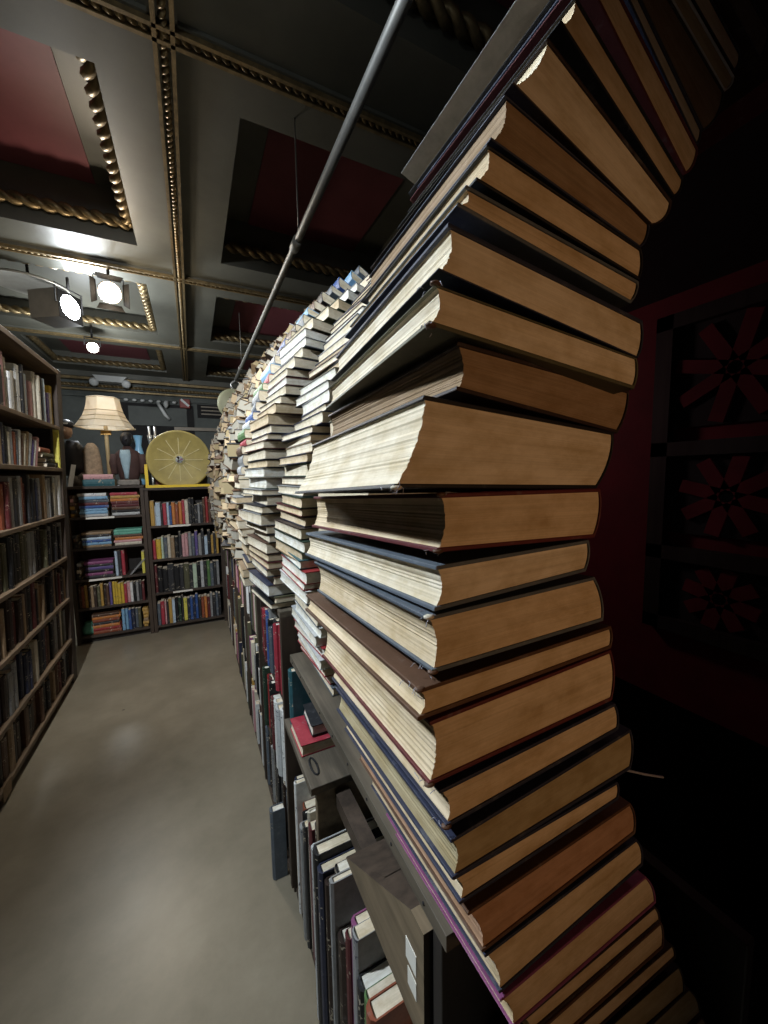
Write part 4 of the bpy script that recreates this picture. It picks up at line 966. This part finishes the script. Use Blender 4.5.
spot('small_spotlight', p3, q3, .06, .14, 'small cool white spotlight farther back below the others', E_COOL, False, False)
g = thing('round_dish', (-1.25, 4.80, EYE+1.81), 'round grey metal dish hung beside the box spotlight', 'dish')
mb = MB(); Mx = Matrix.Translation((-1.25, 4.80, EYE+1.81)) @ Matrix.Rotation(.06, 4, 'X') @ Matrix.Rotation(.05, 4, 'Y') @ Matrix.Scale(1.1, 4)
mb.lathe([(0, .06), (.12, .05), (.24, .02), (.28, 0), (.285, -.008), (.275, -.012), (.24, .005), (.12, .03), (0, .04)], M_DISH, seg=48, M=Mx); mb.build('bowl', g)
mb = MB(); mb.tube([(-1.25, 4.80, EYE+1.86), (-1.25, 4.80, CH+REC)], .012, M_BLACK, 8); mb.build('rod', g)
def front(p, q, k): return p+(q-p).normalized()*k
WARM, COOL = (1, .84, .64), (.90, .96, 1)
for nm, p, q, e, c in (('lamp_warm', p1, q1, 45, WARM), ('lamp_cool', p2, q2, 60, COOL), ('lamp_small', p3, q3, 80, COOL)):
    s = light(nm, 'SPOT', front(p, q, .012), e, c, shadow_soft_size=.05, spot_size=math.radians(132), spot_blend=.6)
    s.rotation_euler = (q-p).to_track_quat('-Z', 'Y').to_euler()
light('lamp_cool_spill', 'POINT', front(p2, q2, .20)-Vector((0, 0, .05)), 22, COOL, shadow_soft_size=.08)
light('lamp_small_spill', 'POINT', front(p3, q3, .16)-Vector((0, 0, .08)), 55, COOL, shadow_soft_size=.06)
light('lamp_warm_spill', 'POINT', front(p1, q1, .22)-Vector((0, 0, .06)), 14, WARM, shadow_soft_size=.06)
light('table_lamp_bulb', 'POINT', (lx, ly+.10, lz+.66), .5, (1, .82, .62), shadow_soft_size=.04)
# unseen spotlight added left of the aisle to brighten the book wall
p4, q4 = Vector((-1.05, 1.02, EYE+1.20)), Vector((.15, .85, EYE+.36))
spot('stage_spotlight', p4, q4, .085, .22, 'added unseen cool white spotlight above the tall left bookcase, aimed at the book wall', E_COOL, False, False)
s = light('added_aisle_lamp', 'SPOT', front(p4, q4, .03), 205, (.78, .89, 1), shadow_soft_size=.05, spot_size=math.radians(108), spot_blend=.55)
s.rotation_euler = (q4-p4).to_track_quat('-Z', 'Y').to_euler()
p5, q5 = Vector((-.62, .36, zl-.02)), Vector((-.25, 4.4, EYE-.35))  # unseen spotlight added to brighten the back bookcases and far floor
spot('stage_spotlight', p5, q5, .085, .22, 'added unseen cool white spotlight over the near aisle, aimed at the back bookcases', E_COOL, False, False)
s = light('added_far_aisle_lamp', 'SPOT', front(p5, q5, .03), 400, (.93, .96, 1), shadow_soft_size=.05, spot_size=math.radians(72), spot_blend=.8)
s.rotation_euler = (q5-p5).to_track_quat('-Z', 'Y').to_euler()
# unseen dim fill added in the dark side room to lift the red wall
light('side_room_fill', 'POINT', (1.05, 1.9, 1.95), 6.5, (1, .62, .62), shadow_soft_size=.08)
# warm wall lamp of the room behind the photographer
s = light('room_lamp_warm', 'SPOT', (.28, -1.35, 1.62), 20, (1, .56, .27), shadow_soft_size=.12, spot_size=math.radians(44), spot_blend=1)
s.rotation_euler = (Vector((.27, .22, 1.44))-Vector(s.location)).to_track_quat('-Z', 'Y').to_euler()

w = bpy.data.worlds.new('World'); scene.world = w; w.use_nodes = True
w.node_tree.nodes['Background'].inputs[0].default_value = (.02, .02, .02, 1); w.node_tree.nodes['Background'].inputs[1].default_value = .2

# ------------------------------------------------------------------ camera
cam = bpy.data.cameras.new('Camera'); co = bpy.data.objects.new('Camera', cam); COL.objects.link(co)
cam.sensor_fit = 'VERTICAL'; cam.sensor_height = 36; cam.sensor_width = 27; cam.lens = 36*383/1024; cam.clip_start = .01; cam.clip_end = 100
f = 383.
Yv = Vector((192-384, 512-478, -f)).normalized(); Xv = Vector((1150-384, 512-462, -f)); Xv = (Xv-Yv*Xv.dot(Yv)).normalized(); Zv = Xv.cross(Yv)
co.matrix_world = Matrix.Translation((0, 0, EYE)) @ Matrix((Xv, Yv, Zv)).to_4x4()
scene.camera = co
vs = scene.view_settings; vs.view_transform = 'Standard'; vs.look = 'None'; vs.exposure = 0; vs.gamma = 1; vs.use_curve_mapping = False
